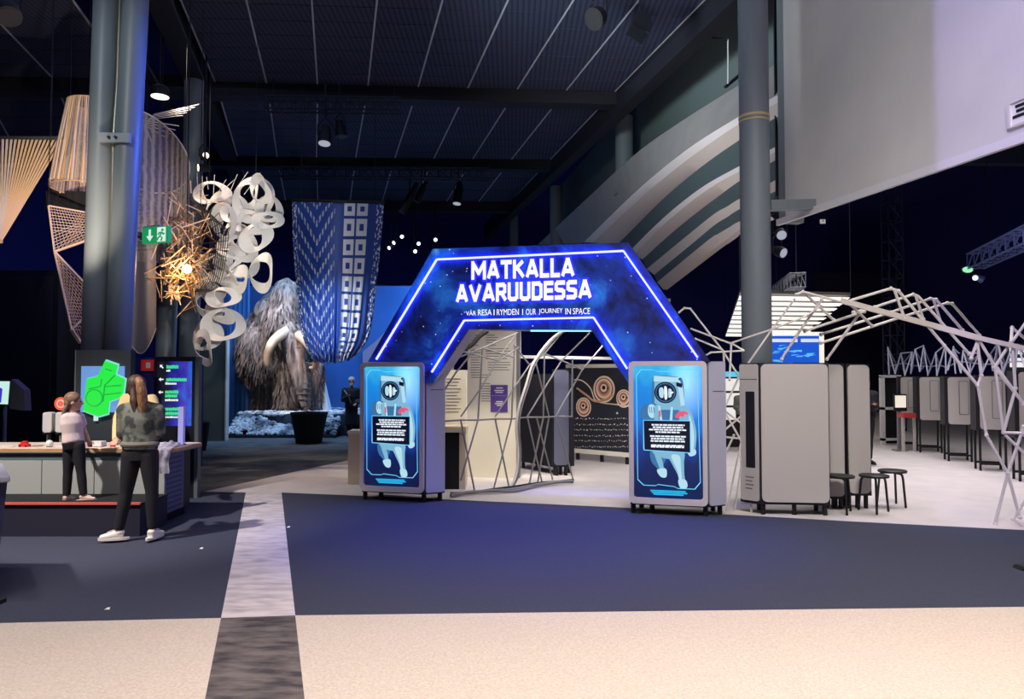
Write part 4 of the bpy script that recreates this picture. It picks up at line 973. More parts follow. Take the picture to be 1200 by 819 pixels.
# things on the counter
def onC(u, Y): return V((gp(u, Y)[0], Y, ZD))
def deskthing(name, label, cat, u, Y): return thing(name, label, cat, onC(u, Y))
p = onC(31, 8.4); t = deskthing('toy_car', 'red toy lying on the counter at the left', 'toy', 31, 8.4)
redm = mat('toy_red', (214, 28, 40), .4)
obj('body', MB().prism([p + V((x, -.03, z)) for x, z in ((-.055, 0), (.055, 0), (.055, .03), (.03, .035), (.02, .065), (-.02, .065), (-.035, .035), (-.055, .03))], (0, .06, 0)), redm, t, bevel=.005)
for x in (-.035, .035): obj('wheel', MB().lathe(p + V((x, -.035, .012)), [(.012, 0), (.012, .07)], 10, (0, 1, 0)), black, t)
p = onC(60, 8.38); t = deskthing('white_ball', 'small white ball on the counter beside the red toy', 'ball', 60, 8.38); obj('ball', MB().ell(p + Z * .038, .04), white, t, True); obj('stand', MB().lathe(p, [(.03, 0), (.03, .006)], 14), black, t)
for k, (u, Y, w_, lb) in enumerate(((8, 8.42, .16, 'loose white paper sheet at the left end of the counter'), (46, 8.5, .10, 'brown card lying between red toy and white ball'), (75, 8.45, .14, 'pale paper sheet next to the standing girl'))):
    p = onC(u, Y); t = obj('paper_sheet', MB().obox(p + Z * .002, (w_ / 2, .02, 0), (-.02, .06, 0), (0, 0, .002)), white if k != 1 else mat('card_brown', (140, 110, 90), .7)); tag(t, lb, 'paper')
p = onC(116, 8.45); t = deskthing('paper_box', 'open white paper box on the counter between girl and woman', 'box', 116, 8.45)
for x0, x1, y0, y1, z0, z1 in ((-.075, .075, -.05, .05, 0, .004), (-.075, -.071, -.05, .05, 0, .06), (.071, .075, -.05, .05, 0, .06), (-.075, .075, -.05, -.046, 0, .06), (-.075, .075, .046, .05, 0, .06)): obj('wall', MB().box(p.x + x0, p.x + x1, p.y + y0, p.y + y1, p.z + z0, p.z + z1), white, t)
p = onC(103, 8.36); t = deskthing('pink_cup', 'small pale pink cup by the hand of the girl', 'cup', 103, 8.36); obj('cup', MB().lathe(p, [(.02, 0), (.027, .05), (.023, .05), (.018, .006)], 14), mat('cup_pink', (230, 190, 200), .5), t, True)
p = onC(134, 8.42); t = deskthing('red_block', 'small red block beside the woman on the counter', 'block', 134, 8.42); obj('block', MB().obox(p + Z * .01, (.025, .005, 0), (-.004, .015, 0), (0, 0, .01)), redm, t, bevel=.003)
# towel hanging over the edge
t = thing('grey_cloth', 'crumpled grey lilac cloth hanging over the counter edge', 'cloth', onC(200, 8.35))
clo = mat('cloth_grey', (176, 172, 190), .9, c2=(120, 118, 136), scale=14)
x0, x1 = gp(188, 8.4)[0], gp(212, 8.4)[0]
def heap(a, b):
    x = x0 + (x1 - x0) * a; y = 8.27 + .3 * b
    return V((x, y, ZD + .004 + (.05 * math.sin(PI * min(1, max(0, a))) ** .6 * math.sin(PI * b) ** .7) * (1 + .25 * math.sin(19 * a + 7 * b) + .2 * math.sin(15 * b - 9 * a))))
obj('folded_heap', MB().grid(heap, 26, 16), clo, t, 'all')
def fall(a, b):
    wd = 1 - .35 * b; x = gp(194.5, 8.22)[0] + (a - .5) * .15 * wd + .01 * math.sin(8 * b); 
    if b < .12: return V((x, 8.215 + (.12 - b) * 1.2, ZD + .006))
    return V((x, 8.205 - .012 * math.sin(9 * a + 3 * b), ZD + .006 - (b - .12) * .32))
obj('hanging_end', MB().grid(fall, 12, 14), clo, t, 'all')
t = thing('sign_holder', 'upright translucent lilac sign holder at the counter end', 'holder', onC(214, 8.6))
p = onC(214, 8.6); lil = mat('acrylic_lilac', (168, 168, 226), .25, emit=(120, 118, 210), es=.25)
obj('upright', MB().obox(p + Z * .22, (.028, .004, 0), (-.01, .05, 0), (0, 0, .22)), lil, t); obj('base', MB().box(p.x - .04, p.x + .04, p.y - .05, p.y + .05, p.z, p.z + .012), black, t)

# ---- screen with the green thumb
fS = Fr(gp(89, 9.5), gp(153, 9.5)); zs = lambda v: P(120, v, 9.5).z; as_ = lambda u: fS.p2(u, 450)[0]
t = thing('display_stand', 'dark display board with pale screen and glowing green thumb shape', 'display', fS.pt(fS.L / 2, 0, -.06))
obj('board', MB().prism([fS.pt(0, 0), fS.pt(fS.L, 0), fS.pt(fS.L, zs(410)), fS.pt(0, zs(410))], -fS.n * .12), mat('board_slate', (46, 54, 62), .6), t)
obj('edge_trim', MB().prism([fS.pt(-.012, 0, .002), fS.pt(0, 0, .002), fS.pt(0, zs(410), .002), fS.pt(-.012, zs(410), .002)], -fS.n * .12), tubed, t)
obj('screen', plate(fS, as_(95.5), as_(146), zs(483), zs(429), .004, 0, .012), mat('screen_pale_blue', (60, 80, 120), .3, emit=(112, 160, 226), es=.8), t)
def zz8(l): return [fS.px(60 + x / 3.411, 400 + y / 3.411, .02) for x, y in l]
th = zz8([(135, 275), (150, 150), (195, 138), (222, 78), (271, 95), (262, 133), (299, 150), (290, 222), (237, 240), (232, 288), (195, 299), (150, 282)])
c_ = sum(th, V()) / len(th)
obj('thumb_rim', MB().prism([c_ + (p - c_) * 1.05 for p in th], fS.n * .02), emis('rim_cyan', (.35, .85, .9), .8), t)
tg = obj('thumb_shape', MB().prism([p + fS.n * .02 for p in th], fS.n * .025), emis('thumb_green', (.0, .86, .05), .95), t)
gd = emis('thumb_line_green', (.0, .5, .06), .8)
def gl(l, r=.008): obj('thumb_line', MB().tube([p + fS.n * .046 for p in zz8(l)], r, 5), gd, tg)
gl([(180 + 33 * math.cos(k / 16 * 2 * PI), 225 + 33 * math.sin(k / 16 * 2 * PI)) for k in range(17)]); gl([(158, 190), (205, 180), (210, 150)]); gl([(215, 240), (222, 175), (262, 135)]); gl([(225, 180), (288, 175)]); gl([(222, 212), (286, 205)]); gl([(225, 110), (250, 118)])
obj('white_tab', plate(fS, as_(112), as_(116), zs(493), zs(482), .003, .002, .03), emis('tab_white', (.7, 1, .9), .8), t)
# ---- digital guide sign
fG = Fr(gp(181, 10.0), gp(229, 10.0)); zg = lambda v: P(205, v, 10.0).z; ag = lambda u: fG.p2(u, 450)[0]
t = thing('guide_sign', 'tall digital guide sign with green text rows on blue and purple', 'sign', fG.pt(fG.L / 2, 0, -.05))
obj('cabinet', MB().prism([fG.pt(0, 0), fG.pt(fG.L, 0), fG.pt(fG.L, zg(418)), fG.pt(0, zg(418))], -fG.n * .1), mat('cab_dark', (22, 24, 34), .4), t)
obj('edge_trim', MB().prism([fG.pt(fG.L, 0), fG.pt(fG.L + .05, 0), fG.pt(fG.L + .05, zg(418)), fG.pt(fG.L, zg(418))], -fG.n * .1), mat('trim_green', (88, 100, 104), .5), t)
def guide_mat():
    m = bpy.data.materials.new('guide_screen'); m.use_nodes = True; N = m.node_tree.nodes; L = m.node_tree.links; b = N['Principled BSDF']
    uv = N.new('ShaderNodeUVMap'); n = N.new('ShaderNodeTexNoise'); n.inputs['Scale'].default_value = 3; n.inputs['Detail'].default_value = 5; L.new(uv.outputs[0], n.inputs['Vector'])
    sp = N.new('ShaderNodeSeparateXYZ'); L.new(uv.outputs[0], sp.inputs[0])
    a = N.new('ShaderNodeMath'); a.operation = 'MULTIPLY_ADD'; a.inputs[1].default_value = .8; L.new(sp.outputs['X'], a.inputs[0])
    s2 = N.new('ShaderNodeMath'); s2.operation = 'SUBTRACT'; s2.inputs[1].default_value = .38; L.new(n.outputs['Fac'], s2.inputs[0]); L.new(s2.outputs[0], a.inputs[2])
    r = N.new('ShaderNodeValToRGB'); e = r.color_ramp.elements; e[0].position = .25; e[0].color = lin((8, 8, 24)); e[1].position = .95; e[1].color = lin((20, 110, 230))
    q = e.new(.55); q.color = lin((30, 30, 150)); q = e.new(.75); q.color = lin((70, 60, 190)); L.new(a.outputs[0], r.inputs[0])
    L.new(r.outputs[0], b.inputs['Emission Color']); b.inputs['Emission Strength'].default_value = .9; b.inputs['Base Color'].default_value = (.01, .01, .02, 1); return m
mb = MB(); mb.add([fG.pt(ag(184), zg(499), .003), fG.pt(ag(225), zg(499), .003), fG.pt(ag(225), zg(423.5), .003), fG.pt(ag(184), zg(423.5), .003)], [(0, 1, 2, 3)]); mb.uv = [(0, 0), (1, 0), (1, 1), (0, 1)]
gs = obj('screen', mb, guide_mat(), t)
gtx = emis('text_green', (.05, .9, .3), .9); wtx = emis('text_white', (.9, 1, .95), .9)
rr = random.Random(21)
for v, u0, u1, h, m_ in ((430, 195, 209, 3.6, gtx), (434.5, 195, 199.5, 2, wtx), (445, 195, 219.5, 3.4, gtx), (449.5, 194, 207.5, 2.2, wtx), (459.5, 194, 209.5, 3.4, gtx), (464, 194, 208, 3.4, gtx), (468.8, 194, 209.5, 2.4, wtx), (479.5, 194, 211, 3.4, gtx), (484.5, 193, 211, 3.6, gtx), (488.8, 192, 210.5, 2, wtx)):
    u = u0
    while u < u1 - .3:
        wd = min(rr.uniform(.9, 1.7), u1 - u); obj('text_glyph', plate(fG, ag(u), ag(u + wd), zg(v + h / 2), zg(v - h / 2 - rr.choice((0, 0, .5))), .001, .005, .002), m_, gs); u += wd + .35
for u, v, d in ((189.5, 429.5, (-1, 1)), (189, 444.5, (-1, 0)), (188.5, 459.5, (-1, 0))):
    c = fG.px(u, v, .006); d = V((d[0], 0, d[1])).normalized(); pz = V((-d.z, 0, d.x))
    obj('arrow', MB().prism([c + d * .035, c + pz * .025 + d * .005, c + pz * .008 + d * .005, c + pz * .008 - d * .03, c - pz * .008 - d * .03, c - pz * .008 + d * .005, c - pz * .025 + d * .005], (0, -.002, 0)), wtx, gs)
# partition with the fire sign
struct('wall_partition', MB().box(gp(150, 13.4)[0], gp(236, 13.4)[0], 13.4, 13.5, 0, P(190, 419, 13.4).z), navy)
p = P(173, 428, 13.38); t = thing('fire_sign', 'small red fire equipment sign beside the guide sign', 'sign', p)
obj('plate', MB().box(p.x - .11, p.x + .11, p.y - .02, p.y + .01, p.z - .1, p.z + .1), mat('fire_red', (170, 36, 40), .5, emit=(170, 36, 40), es=.3), t); obj('pictogram', MB().box(p.x - .02, p.x + .06, p.y - .024, p.y - .02, p.z - .05, p.z + .05), white, t)
# monitor on stand, target sign, dispensers at far left
t = thing('tilted_monitor', 'tilted monitor with white and green glow at the left edge', 'monitor', V(gp(4, 9.8) + (0,)))
c = P(6, 461, 9.8); f = Fr((c.x - .3, 9.95), (c.x + .12, 9.7)); 
obj('screen_case', MB().prism([f.pt(0, c.z - .16), f.pt(f.L, c.z - .16), f.pt(f.L + .04, c.z + .19), f.pt(.04, c.z + .19)], -f.n * .05), black, t)
obj('display', MB().prism([f.pt(.02, c.z - .14, .002), f.pt(f.L - .02, c.z - .14, .002), f.pt(f.L + .015, c.z + .16, .002), f.pt(.06, c.z + .16, .002)], f.n * .004), emis('mon_white', (.62, .95, .85), .9), t)
obj('figure', MB().prism([f.pt(.02, c.z - .14, .007), f.pt(f.L * .62, c.z - .12, .007), f.pt(f.L * .68, c.z + .06, .007), f.pt(.1, c.z + .12, .007)], f.n * .002), emis('mon_blue', (.05, .03, .7), .9), t)
obj('hood', MB().prism([f.pt(f.L + .02, c.z - .2), f.pt(f.L + .2, c.z - .22, -.1), f.pt(f.L + .16, c.z + .05, -.1), f.pt(f.L + .05, c.z + .19)], -f.n * .08), mat('hood_grey', (70, 72, 84), .5), t)
obj('pole', MB().tube([V((c.x - .03, 9.85, 0)), V((c.x - .03, 9.85, c.z - .16))], .022, 10), mat('pole_grey', (110, 112, 124), .4), t, True); obj('base', MB().lathe((c.x - .03, 9.85, 0), [(.2, 0), (.2, .015), (.03, .025)], 20), black, t, True)
t = thing('round_sign', 'round orange and white target sign on a dark post', 'sign', V(gp(71, 9.6) + (0,)))
c = P(71.5, 473, 9.6)
for k, (r_, m_) in enumerate(((.085, mat('sign_orange', (236, 96, 60), .5, emit=(240, 100, 66), es=.6)), (.055, mat('sign_pink', (240, 190, 170), .5, emit=(240, 180, 160), es=.6)), (.035, mat('sign_orange', (236, 96, 60))), (.014, mat('sign_bluegrey', (120, 150, 190), .5, emit=(120, 150, 190), es=.5)))):
    obj('disc' if k == 0 else 'ring', MB().lathe(c + V((0, -.004 * k, 0)), [(r_, 0), (r_, .004)], 24, (0, -1, 0)), m_, t)
obj('post', MB().tube([V((c.x, 9.63, 0)), V((c.x, 9.63, c.z))], .018, 8), black, t); obj('base', MB().lathe((c.x, 9.63, 0), [(.05, 0), (.05, .012)], 18), black, t)
for u, lb, pm in ((56.5, 'white rounded dispenser on a thin post, left of the girl', tubed), (71.5, 'white rounded dispenser on a beige post right behind the girl', mat('post_beige', (190, 160, 136), .5))):
    t = thing('dispenser_stand', lb, 'dispenser', V(gp(u, 9.3) + (0,)), 0, 'white dispensers behind the counter'); f = Fr(gp(u - 5.5, 9.3), gp(u + 5.5, 9.3)); z1 = P(u, 483, 9.3).z; z0 = P(u, 507, 9.3).z
    obj('housing', plate(f, 0, f.L, z0, z1, .03, -.1, .1), white, t, bevel=.008); obj('nozzle', MB().box(f.pt(f.L / 2, 0).x - .015, f.pt(f.L / 2, 0).x + .015, 9.24, 9.32, z0 - .02, z0), black, t)
    obj('post', MB().tube([f.pt(f.L * .45, 0, -.05), f.pt(f.L * .45, z0, -.05)], .022, 10), pm, t, True); obj('base', MB().lathe(f.pt(f.L * .45, 0, -.05), [(.07, 0), (.07, .012), (.03, .02)], 18), black, t, True)
# dark cupboard shapes behind, far left
t = thing('dark_cabinet', 'tall black cabinet standing in the dark at the far left', 'cabinet', V((-8.4, 12.6, 0)))
obj('body', MB().box(-9.6, -7.6, 12.4, 13.2, 0, 3.4), blackm, t); obj('door', MB().box(-9.5, -8.62, 12.37, 12.4, .1, 3.3), core, t); obj('door', MB().box(-8.58, -7.7, 12.37, 12.4, .1, 3.3), core, t); obj('handle', MB().box(-8.55, -8.53, 12.34, 12.37, 1.2, 1.5), tubed, t)

# ================================================================== HANGING THREAD PIECES
warmth = mat('thread_warm', (236, 200, 160), .7); paleth = mat('thread_pale', (226, 206, 190), .7); goldth = mat('thread_gold', (206, 164, 116), .6)
def hang(t, p, r=.006): obj('hanger', MB().tube([p, V((p.x, p.y, 9))], r, 5), black, t)
t = thing('string_fan', 'fan of lit cream strings gathered to one point at the left edge', 'installation', P(1, 283, 11))
apex = P(1, 283, 11)
for k in range(20):
    u = -22 + k * 5; a = P(u, 163, 11 + .02 * k); dd = (apex - a).normalized(); sd = dd.cross(V((0, 1, 0))).normalized()
    q = apex + sd * 0
    obj('string', MB().add([a - sd * .015, a + sd * .015, q + sd * .006, q - sd * .006, a - sd * .015 + V((0, .012, 0)), a + sd * .015 + V((0, .012, 0)), q + sd * .006 + V((0, .012, 0)), q - sd * .006 + V((0, .012, 0))], [(0, 1, 2, 3), (4, 7, 6, 5), (0, 4, 5, 1), (1, 5, 6, 2), (2, 6, 7, 3), (3, 7, 4, 0)]), warmth if k > 8 else paleth, t)
obj('top_bar', MB().bar(P(-30, 162, 11), P(78, 162, 11.4), .04, .05), black, t); hang(t, P(-10, 162, 11)); hang(t, P(60, 162, 11.35)); obj('knot', MB().ell(apex, .03), goldth, t, True)
# conical thread shade
t = thing('cone_installation', 'conical hanging shade of dense cream threads beside the twin columns', 'installation', P(105, 226, 11.6))
Yc = 11.6; ct = P(107, 121, Yc); cb_ = P(106, 222, Yc); rt, rb = 25 / F * Yc, 42 / F * Yc
for k in range(76):
    a = 2 * PI * k / 76; b = a + .35 * math.sin(k * 1.7) * .4
    obj('thread', MB().tube([ct + V((math.cos(a) * rt, math.sin(a) * rt, 0)), cb_ + V((math.cos(b) * rb, math.sin(b) * rb, .05 * math.sin(2 * a)))], [.010, .013], 4), (paleth, warmth, goldth)[k % 3 if k % 5 else 2], t)
def rimr(c, r, n=28): return [c + V((math.cos(2 * PI * k / n) * r, math.sin(2 * PI * k / n) * r, 0)) for k in range(n + 1)]
obj('rim', MB().tube(rimr(ct, rt), .012, 5), goldth, t); obj('rim', MB().tube(rimr(cb_, rb), .012, 5), goldth, t)
hang(t, ct + V((rt, 0, 0))); hang(t, ct - V((rt, 0, 0))); cone_t = t
# angular thread frame
t = thing('string_sculpture', 'angular wooden frame strung with golden threads left of the columns', 'installation', P(92, 398, 11.2))
Yc = 11.2; pA, pB, pC, pD, pE, pF_, pG = [P(u, v, Y) for u, v, Y in ((57, 241, Yc), (118, 252, Yc + .5), (64, 295, Yc), (118, 276, Yc + .3), (118, 352, Yc + .5), (84, 386, Yc), (94, 402, Yc + .2))]
def fb(a, b, w_): obj('frame_bar', MB().bar(a, b, w_, w_ * .5), warmth, t)
for a, b, w_ in ((pA, pB, .035), (pA, pC, .03), (pC, pD, .06), (pC, pE, .05), (pC, pF_, .03), (pF_, pG, .05), (pF_, pE, .03), (pB, pD, .03), (pD, pE, .03), (pG, pE, .02)): fb(a, b, w_)
def strings(a0, a1, b0, b1, n, m_):
    for k in range(n):
        s = k / (n - 1); obj('thread', MB().tube([lerp(a0, a1, s), lerp(b0, b1, (s * 1.7) % 1)], .0045, 4), m_, t)
strings(pA, pB, pC, pD, 22, goldth); strings(pC, pF_, pC, pE, 20, goldth); strings(pC, pF_, pE, pG, 24, warmth); strings(pA, pC, pB, pD, 16, paleth)
hang(t, pA); hang(t, pB)
obj('back_board', MB().bar(P(54, 234, Yc + .6), P(112, 236, Yc + .6), .03, .3), mat('board_dark', (44, 42, 46), .8), t)
# big gauze cylinder
def gauze_mat(name, c, op, n):
    m = bpy.data.materials.new(name); m.use_nodes = True; N = m.node_tree.nodes; L = m.node_tree.links; b = N['Principled BSDF']
    b.inputs['Base Color'].default_value = lin(c); b.inputs['Roughness'].default_value = .9
    uv = N.new('ShaderNodeUVMap'); wv = N.new('ShaderNodeTexWave'); wv.inputs['Scale'].default_value = n; wv.inputs['Distortion'].default_value = 1.5; wv.bands_direction = 'X'; L.new(uv.outputs[0], wv.inputs[0])
    mr = N.new('ShaderNodeMapRange'); mr.inputs['To Min'].default_value = op * .6; mr.inputs['To Max'].default_value = min(1, op * 1.5); L.new(wv.outputs['Fac'], mr.inputs[0]); L.new(mr.outputs[0], b.inputs['Alpha']); return m
GZ = gauze_mat('gauze', (222, 204, 190), .34, 14)
obj('gauze_lining', MB().grid(lambda a, b: lerp(ct, cb_, b) + V((math.cos(2 * PI * a), math.sin(2 * PI * a), 0)) * ((rt + (rb - rt) * b) * .97), 48, 8, uv=True), GZ, cone_t, 'all')
Yc = 13.0; px_ = Yc / F; ax_ = P(164, 178, Yc); R_ = 54 * px_
def rim(a): return ax_.z + (-36 * px_) * (-math.cos(a)) * -1
t = thing('gauze_cylinder', 'tall translucent gauze cylinder with dark inner ribs behind the columns', 'installation', V((ax_.x, ax_.y, P(164, 290, Yc).z)))
zb = P(164, 290, Yc).z
def gz(a, b):
    th = 2 * PI * a; c, s = math.cos(th), math.sin(th); zt = ax_.z - s * 36 * px_
    return V((ax_.x + R_ * c, ax_.y + R_ * s, zt + (zb - .15 * s - zt) * b))
obj('gauze_sheet', MB().grid(gz, 64, 14, uv=True), GZ, t, 'all')
obj('rim_wire', MB().tube([gz(k / 48, 0) for k in range(49)], .012, 5), tubem, t)
dk = mat('rib_dark', (36, 32, 36), .7)
for k in range(15):
    v = 218 + k * 5.3; u1 = 204 - abs(k - 4) * .8 - (14 if k > 11 else 0); obj('inner_rib', MB().bar(P(140, v + 2, Yc + .1), P(u1, v, Yc + .1), .05, .03), dk, t)
for k in range(9):
    a = P(168 + 1.5 * k, 146 - 1.5 * k, Yc - .3); b = P(196 + 4.6 * k, 162 - 4.8 * k if k < 4 else 148 - 3.2 * k, Yc + .2); obj('spoke', MB().tube([a, b], .006, 4), white, t)
hang(t, gz(0, 0)); hang(t, gz(.25, 0)); hang(t, gz(.6, 0))
lo = thing('gauze_strip', 'narrow gauze strip hanging low beside the right column shaft', 'installation', P(173, 418, 12.4))
def gs_(a, b):
    u = 150 + 33 * a; v = 282 + (138 - 28 * (1 - math.sin(PI * (a * .9 + .05)))) * b - (0 if b < .8 else (b - .8) * 60 * a); return P(u, v, 12.4 + .12 * math.sin(7 * a))
obj('sheet', MB().grid(gs_, 24, 24, uv=True), GZ, lo, 'all'); obj('top_bar', MB().bar(P(150, 282, 12.4), P(184, 282, 12.4), .02, .02), tubed, lo); hang(lo, P(170, 282, 12.4)); 
obj('hem_wire', MB().tube([gs_(k / 20, 1) for k in range(21)], .008, 5), tubem, lo)
# twig ball with lamp
t = thing('twig_lamp', 'glowing ball of golden twigs around a bright warm bulb', 'lamp', P(219, 342, 12.4))
cb2 = P(219, 300, 12.5); rr = random.Random(4)
tw = [goldth, mat('twig_brown', (120, 84, 50), .7), warmth]
for k in range(210):
    low = k % 3 == 0
    c = (P(212, 322, 12.5) if low else P(219, 285, 12.5)) + V((rr.gauss(0, .22 if low else .16), rr.gauss(0, .2), rr.gauss(0, .16 if low else .38)))
    d = V((rr.uniform(-1, 1), rr.uniform(-1, 1), rr.uniform(-1, 1))).normalized() * rr.uniform(.10, .30)
    obj('twig', MB().tube([c - d, c + d], rr.uniform(.006, .011), 4), tw[k % 3], t)
for k in range(14):
    a = P(206 + rr.uniform(-10, 6), 335, 12.4); b = P(198 + rr.uniform(-14, 14), 352 + rr.uniform(-8, 6), 12.3); obj('twig', MB().tube([a, b], .011, 4), warmth, t)
bp = P(219, 315, 12.2); obj('bulb', MB().ell(bp, .07), emis('bulb_warm', (1, .72, .36), 26), t, True); obj('socket', MB().tube([bp + Z * .06, bp + Z * .16], .03, 10), black, t, True)
hang(t, bp + Z * .16); hang(t, P(219, 250, 12.5))
pl = bpy.data.lights.new('twig_lamp_light', 'POINT'); pl.energy = 26; pl.color = (1, .66, .32); pl.shadow_soft_size = .08
po_ = bpy.data.objects.new('twig_lamp_light', pl); col.objects.link(po_); po_.location = bp + V((0, -.12, 0)); 
# dark wire web
t = thing('wire_web', 'dark curved wire web between twig ball and white sculpture', 'installation', P(245, 345, 12.8))
for k in range(9): obj('wire', MB().tube(resample([P(221 + 6 * k * .5, 232 + 3 * k, 12.6), P(238 + 3.4 * k, 244 + k * 3, 12.8), P(246 + 2.6 * k, 285, 12.9), P(240 + 2.2 * k, 325 + k, 12.8), P(228 + 1.5 * k, 342, 12.6)], 14), .008, 4), dk, t)
for k in range(12): 
    a = -1.2 + 2.4 * k / 11; obj('wire', MB().tube([P(226 + 6 * math.cos(a), 288 + 20 * math.sin(a), 12.6), P(228 + 40 * math.cos(a), 288 + 56 * math.sin(a), 12.85)], .007, 4), dk, t)
hang(t, P(235, 240, 12.7))
# white ribbon sculpture
t = thing('ribbon_sculpture', 'tall white hanging sculpture of interlaced ribbon loops', 'sculpture', P(245, 418, 13.4))
wr = mat('ribbon_white', (226, 224, 220), .6); rr = random.Random(6)
loops = [(365, 150, 62, 78), (345, 125, 32, 48), (392, 108, 30, 46), (428, 190, 34, 50), (388, 205, 30, 32), (425, 232, 42, 24), (290, 190, 34, 52), (320, 310, 38, 36), (375, 300, 36, 46), (265, 385, 40, 38), (318, 405, 46, 52), (398, 440, 48, 56), (300, 345, 60, 46), (212, 420, 48, 42),
         (250, 455, 42, 30), (205, 498, 60, 32), (190, 560, 48, 46), (243, 540, 44, 30), (245, 650, 58, 56), (178, 690, 38, 60), (165, 745, 30, 56), (200, 122, 48, 38), (215, 190, 32, 60), (250, 235, 30, 66), (345, 240, 50, 36), (280, 290, 36, 50), (300, 470, 50, 24), (225, 600, 46, 24)]
for k, (x, y, rx, ry) in enumerate(loops):
    Yc = 13.3 + .25 * math.sin(k * 2.1); c = P(190 + x / 3.413, 190 + y / 3.413, Yc); q = Yc / F / 3.413
    R3 = M4.Rotation(rr.uniform(-.4, .4), 3, 'Z') @ M4.Rotation(rr.uniform(-.35, .35), 3, 'X') @ M4.Rotation(rr.uniform(-.3, .3), 3, 'Y')
    n = 30; w0 = rr.uniform(.15, .21) * (1 if rx > 34 else .75); vs = []; fs = []
    ph = rr.uniform(0, 6)
    for i in range(n):
        a = 2 * PI * i / n; rad = V((math.cos(a), 0, math.sin(a))); tilt = .7 * math.sin(a + ph) + .2
        p = V((rx * q * math.cos(a), .05 * math.sin(2 * a + ph), ry * q * math.sin(a))) * 1.0
        wd = w0 * (.75 + .4 * math.sin(a * 2 + ph)); ac = rad * math.cos(tilt) + V((0, 1, 0)) * math.sin(tilt); nn = V((0, 1, 0)) * math.cos(tilt) - rad * math.sin(tilt)
        for s1, s2 in ((-.3, -1), (.7, -1), (.7, 1), (-.3, 1)): vs.append(c + R3 @ (p + ac * wd * s1 + nn * .008 * s2))
    for i in range(n):
        for j in range(4): a_, b_ = i * 4 + j, i * 4 + (j + 1) % 4; c_, d_ = ((i + 1) % n) * 4 + j, ((i + 1) % n) * 4 + (j + 1) % 4; fs.append((a_, b_, d_, c_))
    obj('ribbon_loop', MB().add(vs, fs), wr, t, True)
for k in range(10):
    a = P(232 + 6 * k, 228 - (k % 3) * 3, 13.3); b = P(228 + 9 * k + rr.uniform(-5, 5), 212 - rr.uniform(0, 12), 13.2); obj('wire_end', MB().tube([a, b], .007, 4), tubem, t)
hang(t, P(300, 210, 13.3)); hang(t, P(245, 220, 13.3))
# exit sign on the right column shaft
fX = Fr(gp(164, 10.15), gp(195, 10.0)); z1 = P(180, 266, 10.1).z; z0 = P(180, 285, 10.1).z
t = thing('exit_sign', 'green exit sign with white arrow and running figure beside the columns', 'sign', fX.pt(fX.L / 2, z0, -.03))
gm = emis('exit_panel_green', (.0, .30, .10), .9); wm = emis('exit_white', (.8, 1, .9), .85)
obj('panel', plate(fX, 0, fX.L, z0, z1, .01, -.05, .05), gm, t); H_ = z1 - z0
obj('arrow', MB().prism([fX.pt(a * fX.L, z0 + b * H_, .002) for a, b in ((.3, .12), (.17, .45), (.26, .45), (.26, .85), (.34, .85), (.34, .45), (.43, .45))], fX.n * .003), wm, t)
obj('figure_field', plate(fX, fX.L * .58, fX.L * .9, z0 + .06 * H_, z1 - .06 * H_, .004, .001, .003), wm, t)
def xs_(l): return [fX.pt(a * fX.L, z0 + b * H_, .006) for a, b in l]
for l in ([(.76, .62), (.70, .40), (.78, .28), (.74, .1)], [(.70, .40), (.63, .30), (.60, .14)], [(.76, .62), (.67, .60), (.63, .48)], [(.76, .62), (.83, .5), (.87, .55)]): obj('figure_limb', MB().tube(xs_(l), .012, 5), gm, t)
obj('figure_head', MB().ell(fX.pt(.79 * fX.L, z0 + .76 * H_, .006), .018), gm, t, True); obj('bracket', MB().bar(fX.pt(-.08, z1 + .02, -.1), fX.pt(.3, z1 + .02, -.02), .03, .03), tubed, t)

